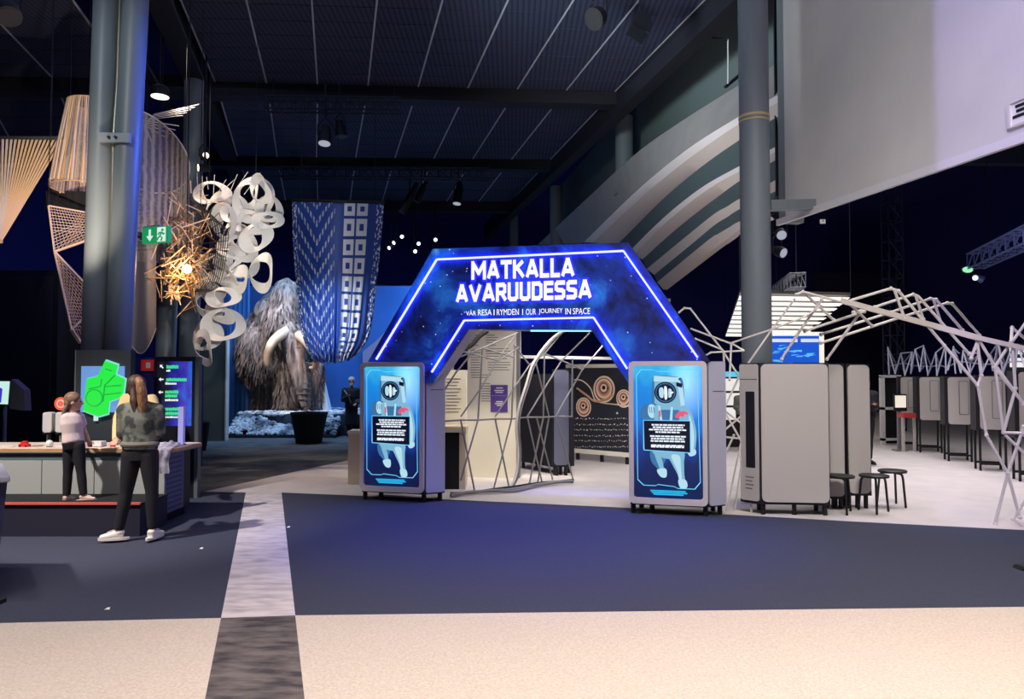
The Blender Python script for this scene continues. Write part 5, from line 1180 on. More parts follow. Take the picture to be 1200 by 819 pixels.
# ================================================================== BLUE DRAPE
def drape_mat():
    m = bpy.data.materials.new('drape_print'); m.use_nodes = True; N = m.node_tree.nodes; L = m.node_tree.links; b = N['Principled BSDF']
    uv = N.new('ShaderNodeUVMap'); sp = N.new('ShaderNodeSeparateXYZ'); L.new(uv.outputs[0], sp.inputs[0]); U, W = sp.outputs['X'], sp.outputs['Y']
    def mth(op, a, b_=None, c=None):
        n = N.new('ShaderNodeMath'); n.operation = op
        for i, x in enumerate((a, b_, c)):
            if x is None: continue
            if isinstance(x, (int, float)): n.inputs[i].default_value = x
            else: L.new(x, n.inputs[i])
        return n.outputs[0]
    nz = N.new('ShaderNodeTexNoise'); nz.inputs['Scale'].default_value = 45; nz.inputs['Detail'].default_value = 3; L.new(uv.outputs[0], nz.inputs['Vector']); nf = nz.outputs['Fac']
    inside = lambda x, a, c: mth('MULTIPLY', mth('GREATER_THAN', x, a), mth('LESS_THAN', x, c))
    # chevrons: dotted v lines
    dx = mth('ABSOLUTE', mth('SUBTRACT', U, .27)); ph = mth('FRACT', mth('ADD', mth('MULTIPLY', W, 11.0), mth('MULTIPLY', dx, 9.0)))
    lines = mth('LESS_THAN', mth('ABSOLUTE', mth('SUBTRACT', ph, .5)), .17)
    dots = mth('GREATER_THAN', mth('SINE', mth('MULTIPLY', U, 190.0)), -.1)
    chev = mth('MULTIPLY', mth('MULTIPLY', mth('MULTIPLY', lines, dots), inside(U, .04, .47)), mth('MULTIPLY_ADD', nf, 1.1, -.05))
    # two columns of framed squares
    cu = mth('FRACT', mth('MULTIPLY', mth('SUBTRACT', U, .56), 1 / .14)); cw = mth('FRACT', mth('MULTIPLY', W, 10.0))
    au = mth('ABSOLUTE', mth('SUBTRACT', cu, .5)); aw = mth('ABSOLUTE', mth('SUBTRACT', cw, .5)); mxx = mth('MAXIMUM', au, aw)
    sq = mth('MULTIPLY', mth('MULTIPLY', mth('LESS_THAN', mxx, .42), mth('GREATER_THAN', mxx, .17)), inside(U, .56, .84))
    edge = mth('MULTIPLY', mth('GREATER_THAN', nf, .55), mth('MAXIMUM', mth('GREATER_THAN', U, .925), mth('LESS_THAN', U, .05)))
    pat = mth('MINIMUM', mth('ADD', mth('ADD', chev, sq), edge), 1.0)
    mx = N.new('ShaderNodeMix'); mx.data_type = 'RGBA'; L.new(pat, mx.inputs[0]); mx.inputs[6].default_value = lin((26, 62, 140)); mx.inputs[7].default_value = lin((214, 216, 222))
    L.new(mx.outputs[2], b.inputs['Base Color']); b.inputs['Roughness'].default_value = .55; return m
DL = [V((342, 236, 0)), V((343.5, 290, 0)), V((348, 340, 0)), V((354, 390, 0)), V((368, 424, 0))]
DR = [V((450, 238, 0)), V((446, 290, 0)), V((440, 345, 0)), V((432, 395, 0)), V((414, 420, 0))]
dl, drr = resample(DL, 40), resample(DR, 40)
def drape(a, b):
    i = int(round(b * 40)); p = lerp(dl[i], drr[i], a)
    gather = max(0, (b - .3) / .7) ** 1.4
    Y = 15.2 - .5 * math.sin(PI * a) + gather * .085 * math.sin(2 * PI * a * 12) + .03 * math.sin(a * 9 + b * 3) + (.25 * max(0, b - .9) / .1)
    v = p.y + (3 * math.sin(PI * a) if b > .93 else 0) + gather * 1.2 * math.sin(2 * PI * a * 6) * b
    return P(p.x, v, Y)
t = thing('blue_drape', 'hanging blue and white patterned cloth gathered at its lower end', 'cloth', P(395, 425, 15))
o = obj('cloth', MB().grid(drape, 110, 40, uv=True), drape_mat(), t, 'all'); m_ = o.modifiers.new('thick', 'SOLIDIFY'); m_.thickness = .012
obj('top_bar', MB().tube([drape(k / 20, 0) + Z * .02 for k in range(21)], .03, 8), black, t, True)
for k in (.1, .5, .9): hang(t, drape(k, 0) + Z * .02)

# ================================================================== MAMMOTH DISPLAY
bluew = mat('backdrop_blue', (58, 112, 190), .8, c2=(48, 96, 172), scale=.6)
YB = 25.6
struct('wall_backdrop', MB().box(gp(258, YB)[0], gp(520, YB)[0], YB, YB + .15, 0, P(400, 335, YB).z), bluew)
t = thing('mountain_relief', 'pale pinkish mountain silhouette on the blue backdrop', 'relief', V(gp(460, YB - .1) + (0,)))
obj('ridge', MB().prism([P(u, v, YB - .05) for u, v in ((425, 480), (425, 412), (440, 400), (452, 388), (470, 380), (500, 372), (500, 480))], (0, .04, 0)), mat('ridge_pink', (150, 140, 170), .8), t)
t = thing('blue_curtain', 'blue lit pleated curtain left of the mammoth', 'curtain', V(gp(277, 22.6) + (0,)))
xa, xb = gp(266, 22.6)[0], gp(292, 22.6)[0]
obj('pleats', MB().grid(lambda a, b: V((xa + (xb - xa) * a, 22.6 + .09 * math.sin(a * 2 * PI * 5), .02 + 4.6 * b)), 60, 2), mat('curtain_blue', (60, 112, 176), .8), t, 'all'); obj('rail', MB().bar((xa, 22.6, 4.62), (xb, 22.6, 4.62), .05, .05), black, t)
t = thing('green_partition', 'plain dark grey green partition left of the mammoth display', 'partition', V(gp(250, 18.6) + (0,)))
z1 = P(250, 398, 18.6).z; obj('board', MB().box(gp(232, 18.6)[0], gp(264.5, 18.6)[0], 18.6, 18.75, 0, z1), mat('part_green', (84, 94, 94), .8), t); obj('edge', MB().box(gp(264.5, 18.6)[0], gp(266, 18.6)[0], 18.58, 18.76, 0, z1), white, t)
t = thing('waste_bin', 'dark tapered bin standing in front of the green partition', 'bin', V(gp(236, 16.2) + (0,)))
p = V(gp(236, 16.2) + (0,)); obj('body', MB().lathe(p, [(.12, 0), (.2, .62), (.18, .62), (.11, .04)], 18), blackm, t, True); obj('rim', MB().lathe(p + Z * .60, [(.205, 0), (.205, .03)], 18), black, t, True)
# platform and rubble
PZ = .62
t = thing('display_platform', 'low dark platform carrying the mammoth and its rubble', 'platform', V((-6.2, 21.5, 0)))
pxl, pxr = gp(266, 19.6)[0], gp(394, 19.6)[0]
obj('plinth', MB().box(pxl, pxr + .9, 20.2, 24.6, 0, PZ - .06), mat('plat_dark', (40, 52, 70), .8), t); obj('ledge', MB().box(pxl - .02, pxr, 19.5, 20.1, 0, .06), mat('plat_edge', (30, 32, 46), .8), t); obj('snow', MB().grid(lambda a, b: V((pxl + (pxr + .9 - pxl) * a, 20.2 + 4.4 * b, PZ - .06 + .06 * noise.noise(V((a * 14, b * 9, 1))))), 50, 30), mat('snow_blue', (150, 176, 200), .9), t, 'all')
rr = random.Random(12); rb = MB()
for k in range(620):
    a = rr.random(); b = rr.random() ** .8; x = pxl + (pxr - pxl) * a; y = 19.55 + .55 * b; z = .06 + (b * .48) * (.7 + .3 * math.sin(9 * a))
    s = rr.uniform(.03, .10); R3 = M4.Rotation(rr.uniform(0, 6), 3, 'Z') @ M4.Rotation(rr.uniform(0, 3), 3, 'X'); rb.ell((x, y, z + s * .3), s, s * rr.uniform(.5, .9), s * rr.uniform(.4, .8), 6, 4, R3)
for k in range(160):
    x = pxl + (pxr - pxl) * rr.random(); y = 20.1 + rr.uniform(0, 1.2); s = rr.uniform(.05, .13); rb.ell((x, y, PZ - .04), s, s * .8, s * .6, 6, 4, M4.Rotation(rr.uniform(0, 6), 3, 'Z'))
o = obj('rubble', rb, mat('rubble_white', (206, 210, 216), .85, c2=(96, 104, 116), scale=2.2, lo=.45, hi=.6)); tag(o, 'pale bone and stone rubble heaped at the front of the platform', 'rubble', kind='stuff')
t = thing('ice_peak', 'pale blue ice peak beside the mammoth leg', 'model', P(379, 482, 22))
pb = [P(u, 482, Y) for u, Y in ((370, 21.6), (386, 21.5), (389, 22.5), (372, 22.6))]; pk = P(379, 438, 22); pb = [V((p.x, p.y, PZ - .04)) for p in pb]
obj('peak', MB().add(pb + [pk, lerp(pb[0], pk, .5) + V((-.05, -.1, -.1))], [(0, 1, 4), (1, 2, 4), (2, 3, 4), (3, 0, 4), (3, 2, 1, 0)]), mat('ice_blue', (170, 200, 230), .6), t)
# mammoth
furm = mat('fur_brown', (160, 142, 132), .95, c2=(52, 42, 42), scale=3.2, detail=8, bump=1.0, bscale=9, stretch=(3.2, 3.2, .7), lo=.32, hi=.68)
mm = thing('mammoth', 'shaggy brown mammoth model with curved tusk behind the blue drape', 'mammoth', V((P(330, 482, 21.6).x, 21.6, PZ - .05)))
def mp(u, v, Y): return P(u, v, Y)
s_ = 21 / F
mb = MB()
mb.ell(mp(322, 408, 22.6), 1.0, 1.7, 1.28, 20, 14)
mb.ell(mp(330, 380, 22.0), .85, 1.0, 1.0, 18, 12)
mb.ell(mp(336, 352, 21.0), .46, .5, .62, 16, 12); mb.ell(mp(333, 376, 20.9), .50, .55, .62, 16, 12); mb.ell(mp(341, 398, 20.7), .36, .4, .5, 16, 10)
mb.tube([mp(338, 384, 20.7), mp(343, 404, 20.4), mp(347, 425, 20.3), mp(352, 445, 20.3), mp(356, 463, 20.3), mp(358.5, 478, 20.3)], [.36, .31, .25, .20, .165, .15], 16)
for pts in ([(365, 425, 21.4), (364, 455, 21.4), (363.5, 481, 21.4)], [(337, 425, 21.7), (336, 455, 21.7), (335.5, 481, 21.7)]): mb.tube([mp(*q) for q in pts], [.36, .28, .3], 14)
for pts in ([(306, 420, 22.8), (308, 455, 22.8), (308, 479.5, 22.8)], [(345, 430, 23.6), (345, 455, 23.6), (345, 478, 23.6)]): mb.tube([mp(*q) for q in pts], [.48, .33, .32], 14)
bd = blob('body', mb, furm, mm, .055, 5)
ob = bd.data
for v in ob.vertices:
    p = v.co; d = noise.noise(V((p.x * 5, p.y * 5, p.z * 1.6))) * .055 + noise.noise(V((p.x * 14, p.y * 14, p.z * 4))) * .02
    v.co = p + v.normal * d
mb = MB(); mb.ell(mp(306, 362, 21.2), .21, .09, .28, 14, 10, M4.Rotation(.35, 3, 'Y')); blob('ear', mb, furm, mm, .03, 3)
tusk = mat('tusk_ivory', (206, 186, 160), .5, c2=(150, 124, 100), scale=2)
def tuskr(l, r0): obj('tusk', MB().tube(resample([mp(*q) for q in l], 22), [r0 * (1 - .75 * (k / 22) ** 1.5) for k in range(23)], 12), tusk, mm, True)
tuskr([(337, 388, 20.4), (327, 394, 20.0), (318, 404, 19.8), (313.5, 418, 19.8), (315, 429, 19.9), (320, 431, 20.1), (324, 420, 20.2)], .15)
tuskr([(351, 393, 20.4), (359, 400, 20.0), (366, 410, 19.8), (371, 420, 19.8), (369, 430, 19.9), (363, 431, 20.0)], .15)
rg = MB()
for k in range(11):
    tt = k / 11; c = lerp(mp(344, 408, 20.4), mp(358, 474, 20.3), tt); r_ = .30 - .135 * tt
    obj('trunk_fold', MB().tube([c + V((math.cos(a) * r_, math.sin(a) * r_, -.02 * math.sin(a))) for a in [PI + PI * j / 12 for j in range(13)]], .018, 5), mat('fold_grey', (112, 100, 94), .9), mm)
for u in (331, 347): obj('eye', MB().ell(mp(u, 378, 20.36), .035), black, mm, True)
tf = MB(); rr = random.Random(3)
dg = bpy.context.evaluated_depsgraph_get(); polys = ob.polygons; org = ORG[mm.name]
for k in range(5200):
    pl = polys[rr.randrange(len(polys))]; c = V(pl.center) + org; n = V(pl.normal)
    if c.z > 3.7 and rr.random() < .6: continue
    if c.y < 20.8 and (c - mp(350, 436, 20.3)).length < 1.35: continue
    L_ = rr.uniform(.16, .38); d = (n * .35 + V((rr.uniform(-.15, .15), rr.uniform(-.15, .15), -1))).normalized(); sd = d.cross(n)
    if sd.length < .1: continue
    sd = sd.normalized() * rr.uniform(.012, .03); q = c - n * .01
    tf.add([q - sd, q + sd, q + d * L_ * .6 + n * .03 + sd * .6, q + d * L_ + n * .015], [(0, 1, 2), (0, 2, 3)])
o = obj('fur_tufts', tf, mat('fur_tuft', (112, 98, 92), .95, c2=(44, 36, 38), scale=2.2), mm, kind='stuff')
# pot
p = G(362, 519); t = thing('black_pot', 'large black tapered pot in front of the mammoth', 'pot', p)
obj('pot', MB().lathe(p, [(.30, 0), (.31, .02), (.43, .68), (.45, .70), (.45, .74), (.40, .74), (.39, .66), (.28, .05)], 28), blackm, t, True); obj('soil', MB().lathe(p + Z * .64, [(.385, 0), (.385, .01)], 24), mat('soil', (40, 34, 32), .95), t)

# ================================================================== PEOPLE
skin = mat('skin', (224, 176, 152), .55); skin2 = mat('skin_ruddy', (190, 120, 104), .55)
blackcl = mat('cloth_black', (20, 20, 30), .85)
def hand(mb, w, hd, pn, k=1.0, curl=.5):
    hd = hd.normalized(); pn = (pn - hd * pn.dot(hd)).normalized(); lat = hd.cross(pn)
    mb.tube([w - hd * .02 * k, w + hd * .03 * k, w + hd * .085 * k], [(.026 * k, .02 * k), (.04 * k, .017 * k), (.038 * k, .013 * k)], 10, lat)
    for o, L_ in ((-.030, .060), (-.010, .075), (.010, .080), (.030, .070)):
        b = w + hd * .08 * k + lat * o * k; m1 = b + (hd - pn * curl * .4).normalized() * L_ * .5 * k; m2 = m1 + (hd - pn * curl * 1.4).normalized() * L_ * .55 * k
        mb.tube([b - hd * .02 * k, b, m1, m2], [.010 * k, .010 * k, .0095 * k, .0075 * k], 7)
    b = w + hd * .025 * k + lat * .035 * k; m1 = b + (hd * .6 + lat * .8 - pn * .2).normalized() * .035 * k; mb.tube([b - lat * .015 * k, b, m1, m1 + (hd - pn * .3).normalized() * .03 * k], [.013 * k, .012 * k, .0105 * k, .008 * k], 7)
def head(mb, c, f, k):
    f = f.normalized(); s = f.cross(Z).normalized(); u = s.cross(f); R3 = M4((s, f, u)).transposed()
    mb.ell(c + u * .015 * k - f * .012 * k, .074 * k, .094 * k, .098 * k, 16, 12, R3)
    mb.ell(c - u * .045 * k + f * .022 * k, .054 * k, .064 * k, .072 * k, 14, 10, R3)
    mb.ell(c - u * .09 * k + f * .058 * k, .026 * k, .024 * k, .022 * k, 10, 8, R3)
    mb.tube([c + u * .015 * k + f * .082 * k, c - u * .018 * k + f * .104 * k, c - u * .03 * k + f * .088 * k], [.008 * k, .014 * k, .010 * k], 8)
    for q in (-1, 1): mb.ell(c + s * q * .074 * k - u * .012 * k - f * .008 * k, .010 * k, .022 * k, .032 * k, 8, 8, R3)
    return s, f, u
def person(label, J, f, H, top, trou, sk, hairm, sleeves='long', vox=.012, shoes=None, bulk=.022, hair='cap', footdirs=None, hat=None, skirtz=None, toplow=.25):
    k = H / 1.7; f = V(f).normalized()
    base = (J['aL'] + J['aR']) / 2; base = V((base.x, base.y, min(J['aL'].z, J['aR'].z) - .075 * k))
    t = thing('person', label, 'person', base)
    side = (J['sR'] - J['sL']); side.z = 0; side.normalize(); up = (J['neck'] - J['pelvis']).normalized()
    fd = footdirs or (f, f)
    mb = MB(); pe, ne, ch = J['pelvis'], J['neck'], J['chest']
    waist = lerp(pe, ch, .5); shl = lerp(ch, ne, .72)
    def torso(mb, a, lowr=0):
        lo_ = lerp(pe, waist, lowr); mb.tube(([pe - up * .10 * k, pe] if lowr == 0 else [lo_ - up * .03 * k, lo_]) + [waist, ch, shl, ne + up * .01], [((.13 if lowr == 0 else .14) * k + a, .09 * k + a), ((.155 if lowr == 0 else .138) * k + a, .105 * k + a), (.125 * k + a, .09 * k + a), (.150 * k + a, .105 * k + a), (.135 * k + a, .08 * k + a), (.062 * k + a * .6, .06 * k + a * .6)], 18, side)
    def arm(mb, S, a, full=True, frac=1.0):
        s, e, w_ = J['s' + S], J['e' + S], J['w' + S]
        mb.ell(s, .058 * k + a, nu=12, nv=8)
        if full: mb.tube([s, lerp(s, e, .5), e, lerp(e, w_, .4), w_], [.052 * k + a, .045 * k + a, .038 * k + a, .037 * k + a, .026 * k + a], 12)
        else: mb.tube([s, lerp(s, e, frac)], [.056 * k + a, .052 * k + a], 12)
        mb.tube([shl, s], [.06 * k + a, .055 * k + a], 10)
    def leg(mb, S, a, end=1.0):
        h, kn, an = J['h' + S], J['k' + S], J['a' + S]; q = lerp(kn, an, end)
        mb.tube([h + up * .04 * k, h, lerp(h, kn, .5), kn, lerp(kn, q, .35), q], [.085 * k + a, .088 * k + a, .072 * k + a, .052 * k + a, .052 * k + a, .035 * k + a * 1.3], 14)
        mb.ell(h, .09 * k + a, nu=12, nv=8); mb.tube([pe, h], [.11 * k + a, .085 * k + a], 12)
    torso(mb, 0)
    for S in 'LR':
        arm(mb, S, 0); leg(mb, S, 0); d = fd[0 if S == 'L' else 1]; d = V(d).normalized(); an = J['a' + S]
        mb.tube([an - d * .03 * k - Z * .02 * k, an + d * .05 * k - Z * .04 * k, an + d * .15 * k - Z * .055 * k], [.034 * k, .03 * k, .02 * k], 10)
        hand(mb, J['w' + S], J['w' + S] - J['e' + S] if 'hd' + S not in J else J['hd' + S], Z if 'pn' + S not in J else J['pn' + S], k)
    hc = J['head']; kk = k if H > 1.35 else k * 1.22
    mb.tube([ne - up * .02, lerp(ne, hc, .45), hc - Z * .03 * k - f * .01], [.062 * k, .052 * k, .055 * k], 12)
    hs, hf, hu = head(mb, hc, J.get('face', f), kk)
    blob('body', mb, sk, t, vox * .8, 2)
    for q in (-1, 1): obj('eye', MB().ell(hc + hs * q * .032 * kk + hu * .008 * kk + hf * .076 * kk, .009 * kk, nu=8, nv=6), black, t, True)
    obj('mouth', MB().tube([hc - hu * .058 * kk + hf * .083 * kk - hs * .022 * kk, hc - hu * .058 * kk + hf * .088 * kk, hc - hu * .058 * kk + hf * .083 * kk + hs * .022 * kk], .005 * kk, 6), mat('lip', (150, 80, 76), .6), t)
    # clothes
    mb = MB(); torso(mb, bulk, toplow)
    for S in 'LR': arm(mb, S, bulk * .8, sleeves == 'long', .62)
    if skirtz: mb.tube([pe, pe - Z * skirtz], [(.17 * k, .12 * k), (.19 * k, .14 * k)], 16, side)
    blob('top', mb, top, t, vox, 4)
    mb = MB(); mb.tube([pe - up * .10 * k, pe, lerp(pe, waist, .6)], [(.13 * k + .01, .09 * k + .012), (.155 * k + .01, .105 * k + .012), (.135 * k + .01, .095 * k + .01)], 18, side)
    for S in 'LR': leg(mb, S, .011, .93)
    blob('trousers', mb, trou, t, vox, 3)
    for S, d in zip('LR', fd):
        d = V(d).normalized(); an = J['a' + S]; z0 = an.z - .075 * k; mb = MB()
        a0 = V((an.x, an.y, 0)) - d * .05 * k; sd = d.cross(Z)
        mb.tube([a0 + Z * (z0 + .045 * k), a0 + d * .06 * k + Z * (z0 + .055 * k), a0 + d * .14 * k + Z * (z0 + .04 * k), a0 + d * .215 * k + Z * (z0 + .03 * k)], [(.034 * k, .042 * k), (.038 * k, .05 * k), (.042 * k, .034 * k), (.028 * k, .022 * k)], 12, sd)
        mb.ell(a0 + d * .03 * k + Z * (z0 + .075 * k), .042 * k, .045 * k, .03 * k, 10, 8)
        so = blob('shoe', mb, shoes or black, t, vox * .7, 2)
        out = [a0 + d * (.09 + .145 * math.cos(q)) * k + sd * .045 * k * math.sin(q) for q in [2 * PI * j / 20 for j in range(20)]]
        obj('sole', MB().prism([V((p.x, p.y, z0)) for p in out], (0, 0, .024 * k)), mat('sole_white', (214, 210, 204), .6) if shoes else black, so)
        if shoes: obj('laces', MB().bar(a0 + d * .09 * k + Z * (z0 + .098 * k), a0 + d * .15 * k + Z * (z0 + .076 * k), .03 * k, .006), white, so)
    if hair:
        mb = MB(); R3 = M4((hs, hf, hu)).transposed()
        mb.ell(hc + hu * .028 * kk - hf * .026 * kk, .086 * kk, .10 * kk, .098 * kk, 16, 12, R3)
        mb.ell(hc - hu * .02 * kk - hf * .055 * kk, .076 * kk, .062 * kk, .085 * kk, 14, 10, R3)
        blob('hair', mb, hairm, t, vox * .8, 2)
    if hat is not None: obj('cap', MB().lathe(hc + hu * .05 * kk, [(.09 * kk, 0), (.092 * kk, .03), (.07 * kk, .075), (.02, .09)], 16, hu), hat, t, True)
    return t, k, (hs, hf, hu)
def jj(Y, **kw): return {n: (P(q[0], q[1], Y + (q[2] if len(q) > 2 else 0)) if isinstance(q, tuple) else q) for n, q in kw.items()}
camo = mat('jacket_camo', (112, 116, 108), .9, c2=(60, 66, 66), scale=9, detail=2, lo=.45, hi=.55, bump=.6, bscale=14)
blond = mat('hair_blond', (186, 140, 100), .6, c2=(110, 74, 52), scale=26, stretch=(4, 4, .5)); brownh = mat('hair_brown', (92, 62, 48), .6, c2=(50, 32, 28), scale=26, stretch=(4, 4, .5))
# woman in the camouflage jacket
J = jj(7.40, head=(160, 453.5, .03), neck=(164, 473), chest=(165, 491), pelvis=(164, 528), sL=(146.5, 482), sR=(183.5, 482), eL=(144, 509, .02), wL=(153, 512, .26), eR=(186, 507, .02), wR=(178, 511, .27),
       hL=(154.5, 533), hR=(174, 533), kL=(148, 577), kR=(178, 575), aL=(138.5, 623.5, -.02), aR=(179, 622.5, .02))
t, k, (hs, hf, hu) = person('woman seen from behind in camouflage jacket, black trousers and white trainers', J, (-.12, 1, -.15), 1.67, camo, blackcl, skin, brownh, footdirs=((-1, -.25, 0), (.12, 1, 0)), shoes=mat('shoe_white', (232, 226, 218), .6), bulk=.034, vox=.011)
pt = MB().tube([P(161, 443, 7.30), P(164, 448, 7.28), P(166, 458, 7.28), P(167.5, 472, 7.31), P(167, 486, 7.31)], [.03, .042, .048, .048, .02], 14); blob('ponytail', pt, blond, t, .01, 3)
pt = MB().tube([P(156, 456, 7.34), P(157, 470, 7.31), P(159, 486, 7.30)], [.03, .04, .02], 12); blob('loose_hair', pt, brownh, t, .01, 3)
obj('jacket_hem', MB().tube([P(164, 520, 7.40) + V((.158 * math.cos(a), .118 * math.sin(a), 0)) for a in [2 * PI * j / 24 for j in range(25)]], .03, 8), mat('hem_knit', (120, 116, 104), .9), t, True)
# girl on the step
J = jj(7.86, head=(87, 470.5), neck=(83.5, 485), chest=(84.5, 496), pelvis=(86, 519), sL=(78, 489.5, -.05), sR=(93, 489, .06), eL=(81, 506, .10), wL=(93, 514, .28), eR=(99, 505, .12), wR=(104, 517, .30),
       hL=(82, 523), hR=(91.5, 523), kL=(79.5, 554), kR=(95, 553), aL=(78, 582.5), aR=(98, 581.5))
J['face'] = V((.92, .38, -.12))
pinkt = mat('shirt_pink', (226, 206, 204), .85); 
t, k, (hs, hf, hu) = person('small girl in pale pink shirt and black leggings standing on the step', J, (.6, .8, 0), 1.14, pinkt, blackcl, skin, mat('hair_girl', (150, 120, 96), .6, c2=(104, 80, 64), scale=26), sleeves='short', footdirs=((.25, 1, 0), (1, .3, 0)), shoes=mat('shoe_pink', (226, 186, 176), .6), bulk=.02, vox=.008)
pt = MB().tube([P(80, 474, 7.82), P(76, 479, 7.80), P(74.5, 488, 7.80), P(73.5, 499, 7.80)], [.03, .026, .022, .01], 10); blob('braid', pt, MATS['hair_girl'], t, .007, 2)
# person in the cream top leaning on the counter from behind
J = jj(9.3, head=(162, 452), neck=(162, 467), chest=(162, 484), pelvis=(163, 512, .2), sL=(148, 468), sR=(178, 469), eL=(138.5, 490, -.1), wL=(136.5, 515.5, -.62), eR=(186, 489, -.1), wR=(189.5, 492, -.35),
       hL=(154, 516, .2), hR=(170, 516, .2), kL=(153, 550, .2), kR=(171, 550, .2), aL=(153, 584.5, .2), aR=(171, 584.5, .2))
J['hdL'] = V((0, -.6, -.5)); J['hdR'] = V((.1, -.6, .5))
person('person in cream top leaning on the counter, mostly hidden behind the woman', J, (0, -1, -.2), 1.6, mat('shirt_cream', (232, 208, 150), .8), blackcl, skin, brownh, bulk=.03, vox=.014)
# man by the mammoth
J = jj(19.9, head=(412, 447.5), neck=(412, 455.5), chest=(412, 464), pelvis=(412, 478), sL=(419, 458), sR=(404.5, 458), eL=(421, 470), wL=(417, 473, -.3), eR=(402.5, 469), wR=(408, 464, -.28), hL=(415.5, 480), hR=(408.5, 480), kL=(415.5, 495), kR=(408.5, 495), aL=(416, 508.5), aR=(409, 508.5))
t, k, (hs, hf, hu) = person('man in black coat with pale cap and beard beside the mammoth', J, (.15, -1, 0), 1.63, mat('coat_black', (16, 16, 24), .85), blackcl, skin2, None, hair=None, bulk=.05, vox=.02, skirtz=.45, hat=mat('cap_pale', (226, 210, 196), .8))
mb = MB(); mb.ell(J['head'] - hu * .075 + hf * .065, .055, .04, .065, 10, 8); blob('beard', mb, mat('beard_grey', (170, 150, 136), .9), t, .015, 2)
obj('camera_strap', MB().tube([J['sR'] + V((0, -.12, .02)), P(409, 465, 19.6), P(411, 472, 19.6)], .015, 6), mat('strap_grey', (150, 140, 130), .8), t)
# two distant visitors on the right
J = jj(16.0, head=(870, 456.5), neck=(870, 464), chest=(870, 471), pelvis=(870, 486), sL=(876.5, 467), sR=(863.5, 467), eL=(878, 478), wL=(873, 480, -.25), eR=(862, 478), wR=(867, 480, -.25), hL=(873, 488), hR=(867, 488), kL=(873, 506), kR=(867, 506), aL=(873, 525), aR=(867, 525))
person('distant visitor in olive top seen between kiosk and booth', J, (-.4, -1, 0), 1.46, mat('top_olive', (120, 124, 112), .85), blackcl, skin2, mat('hair_grey', (150, 140, 130), .7), bulk=.03, vox=.02)
J = jj(13.6, head=(1015, 450), neck=(1015, 459.5), chest=(1015, 469), pelvis=(1015, 491), sL=(1024, 463), sR=(1006, 463), eL=(1026, 478), wL=(1024.5, 477, -.3), eR=(1004, 480), wR=(1009, 484, -.2), hL=(1019, 494), hR=(1011, 494), kL=(1019, 516), kR=(1011, 516), aL=(1019, 539), aR=(1011, 539))
J['wL'] = P(1025.5, 474, 13.3)
person('dark dressed visitor half hidden behind the last grey booth panel', J, (.2, -1, 0), 1.62, MATS['coat_black'], blackcl, skin2, mat('hair_dark', (40, 32, 30), .7), bulk=.04, vox=.02)

# ================================================================== CEILING LAMPS
def stage_light(label, p, d, L_, r, on=None, grp=None, hook=None):
    p = V(p); d = V(d).normalized(); t = thing('stage_light', label, 'lamp', p, 0, grp)
    a = p - d * L_ / 2; b = p + d * L_ / 2
    obj('housing', MB().tube([a, a + d * L_ * .3, a + d * L_ * .45, b], [r * .6, r * .75, r, r * 1.08], 14), black, t, True)
    obj('lens', MB().lathe(b, [(r * .9, 0), (r * .9, .006)], 16, d), on or black, t)
    sd = d.cross(Z); sd = sd.normalized() if sd.length > .05 else V((1, 0, 0)); tp = p + Z * (r + .22)
    obj('yoke', MB().tube([p + sd * (r + .02), p + sd * (r + .02) + Z * (r + .08), tp, p - sd * (r + .02) + Z * (r + .08), p - sd * (r + .02)], .015, 6), black, t)
    obj('clamp', MB().tube([tp - Z * .02, V((tp.x, tp.y, hook if hook else 9.0))], .02, 6), black, t)
    return t
lw = emis('lens_warm', (1, .8, .6), 2.2); lc_ = emis('lens_cool', (.85, .92, 1), 2.5); lc0 = emis('lens_dim', (.7, .75, .9), .5)
stage_light('stage lamp with glowing lens under the first beam, left of a pair', P(381, 158, 15.8), (0, -.25, -1), .42, .14, lc0)
stage_light('stage lamp under the first beam, right of a pair', P(399, 151, 16.1), (.15, -.1, -1), .36, .12, None)
stage_light('round stage lamp at the top, left of the flood lamp', P(701, 20, 12.0), (-.6, -.5, -.5), .26, .17, None)
t = thing('flood_light', 'dark square flood lamp with open flap near the top edge', 'lamp', P(749, 28, 12.0)); p = P(750, 26, 12.0)
obj('housing', MB().prism([p + V((x, -.1, z)) for x, z in ((-.05, .14), (.16, .10), (.18, -.12), (-.12, -.02))], (0, .2, 0)), black, t); obj('flap', MB().bar(P(737, 34, 12), P(756, 46, 12), .2, .02, V((0, 1, 0))), black, t); obj('hinge', MB().tube([P(737, 34, 12), p + V((-.1, 0, 0))], .012, 5), black, t); obj('clamp', MB().tube([p + Z * .1, V((p.x, p.y, 9))], .02, 6), black, t)
stage_light('dark stage lamp cluster cut by the top left corner', P(8, 12, 10.5), (.4, -.3, -.7), .3, .16, None)
stage_light('long slim projector lamp hanging under the second beam, left one', P(480, 232, 21.5), (-.5, -.1, -1), 1.0, .11, None)
stage_light('long slim projector lamp hanging under the second beam, middle one', P(494, 224, 21.8), (-.45, -.1, -1), .7, .10, None)
stage_light('long slim projector lamp hanging under the second beam, right one', P(537, 226, 22), (-.1, -.2, -1), .7, .13, lc0)
for k, (u, v, d, lb) in enumerate(((459, 289, (-.7, -1, -.6), 'lit far stage lamp lowest of the left cluster'), (464.5, 283, (-.7, -1, -.6), 'lit far stage lamp between two others of the left cluster'), (470, 276, (.4, -1, -.5), 'lit far stage lamp highest of the left cluster'), (489, 285, (.5, -1, -.3), 'lit far stage lamp upper right in the dark'), (485, 294, (.5, -1, -.3), 'lit far stage lamp lower right in the dark'), (510, 280, (.2, -1, -.4), 'single lit far stage lamp just above the arch'))):
    stage_light(lb, P(u, v, 27), d, .3, .075, lc_, 'lit stage lamps in the far dark', hook=8.0)
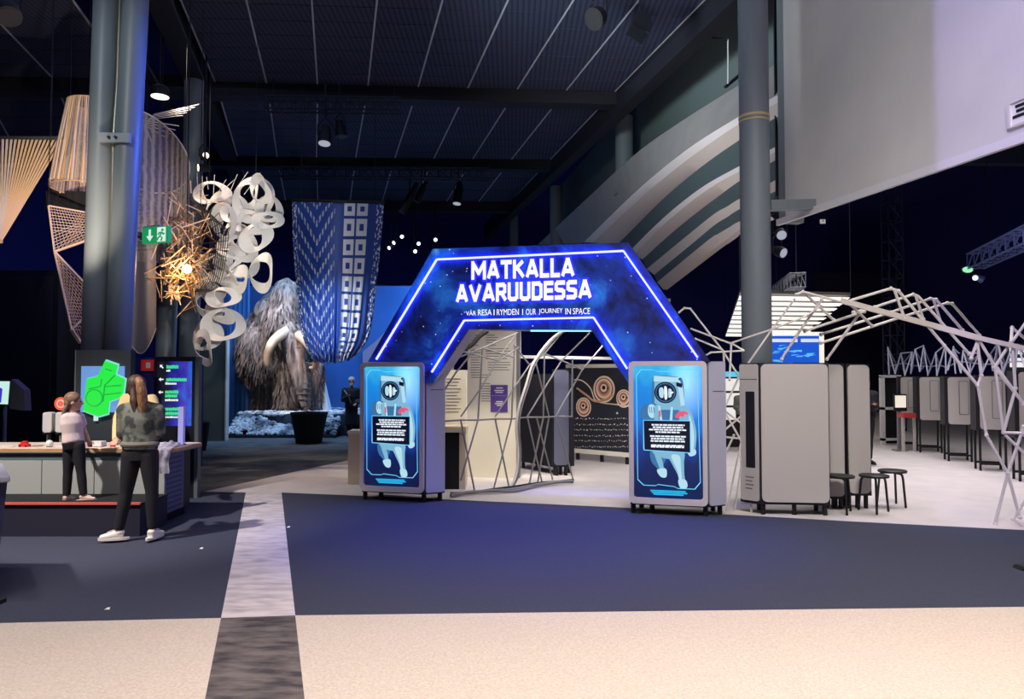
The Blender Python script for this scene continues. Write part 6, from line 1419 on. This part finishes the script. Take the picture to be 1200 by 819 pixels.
stage_light('small lit lamp above the twig ball, upper one', P(239, 184, 15.0), (.7, -.8, .1), .22, .07, lw); stage_light('small lit lamp above the twig ball, lower one', P(240, 197, 14.6), (-.9, -.6, -.1), .24, .08, lw)
for k in range(3): stage_light(('chrome stage lamp by the steel column, top of three', 'chrome stage lamp by the steel column, middle of three', 'chrome stage lamp by the steel column, lowest of three')[k], P(911 + (k == 1) * 3, 252 + 21 * k, 11.3), (.5 - .6 * (k % 2), -.8, -.4), .24, .08, lc0)
p = P(187.5, 113, 13.5); t = thing('pendant_lamp', 'round pendant lamp with bright underside behind the columns', 'lamp', p)
obj('shade', MB().lathe(p, [(.17, 0), (.18, .02), (.15, .16), (.05, .22)], 22), black, t, True); obj('diffuser', MB().lathe(p - Z * .012, [(.155, 0), (.155, .01)], 22), emis('diffuser', (1, .97, .92), 1.6), t); obj('cord', MB().tube([p + Z * .2, V((p.x, p.y, 9))], .012, 6), black, t)
# bracket on the upper wall by the column
t = thing('wall_bracket', 'thin black and grey rod bracket on the upper wall left of the column', 'bracket', P(853, 97, 13.0))
obj('arm', MB().tube([P(822, 42, 13.2), P(853, 46.5, 13)], .02, 6), black, t); obj('rod', MB().tube([P(853, 46.5, 13), P(853, 98, 13)], .013, 6), tubem, t); obj('strut', MB().bar(P(850, 102, 13), P(869, 86, 13.2), .05, .05), black, t)

# bits on the carpet
for u, v, lb in ((236, 643, 'tiny white paper scrap on the dark carpet right of the woman'), (338, 618, 'tiny white paper scrap beside the light carpet strip'), (126, 714, 'tiny white paper scrap near the front edge of the dark carpet')):
    p = G(u, v); t = obj('paper_scrap', MB().add([p + V(q) for q in ((-.018, -.01, .002), (.02, -.012, .002), (.012, .014, .012), (-.014, .012, .004), (.0, .0, .014))], [(0, 1, 4), (1, 2, 4), (2, 3, 4), (3, 0, 4)]), white); tag(t, lb, 'paper')
p = G(1204, 669); t = obj('rubber_wedge', MB().prism([p + V(q) for q in ((-.05, 0, 0), (.2, 0, 0), (.2, 0, .05), (-.02, 0, .03))], (0, .12, 0)), black); tag(t, 'small black wedge on the carpet at the right picture edge', 'wedge')
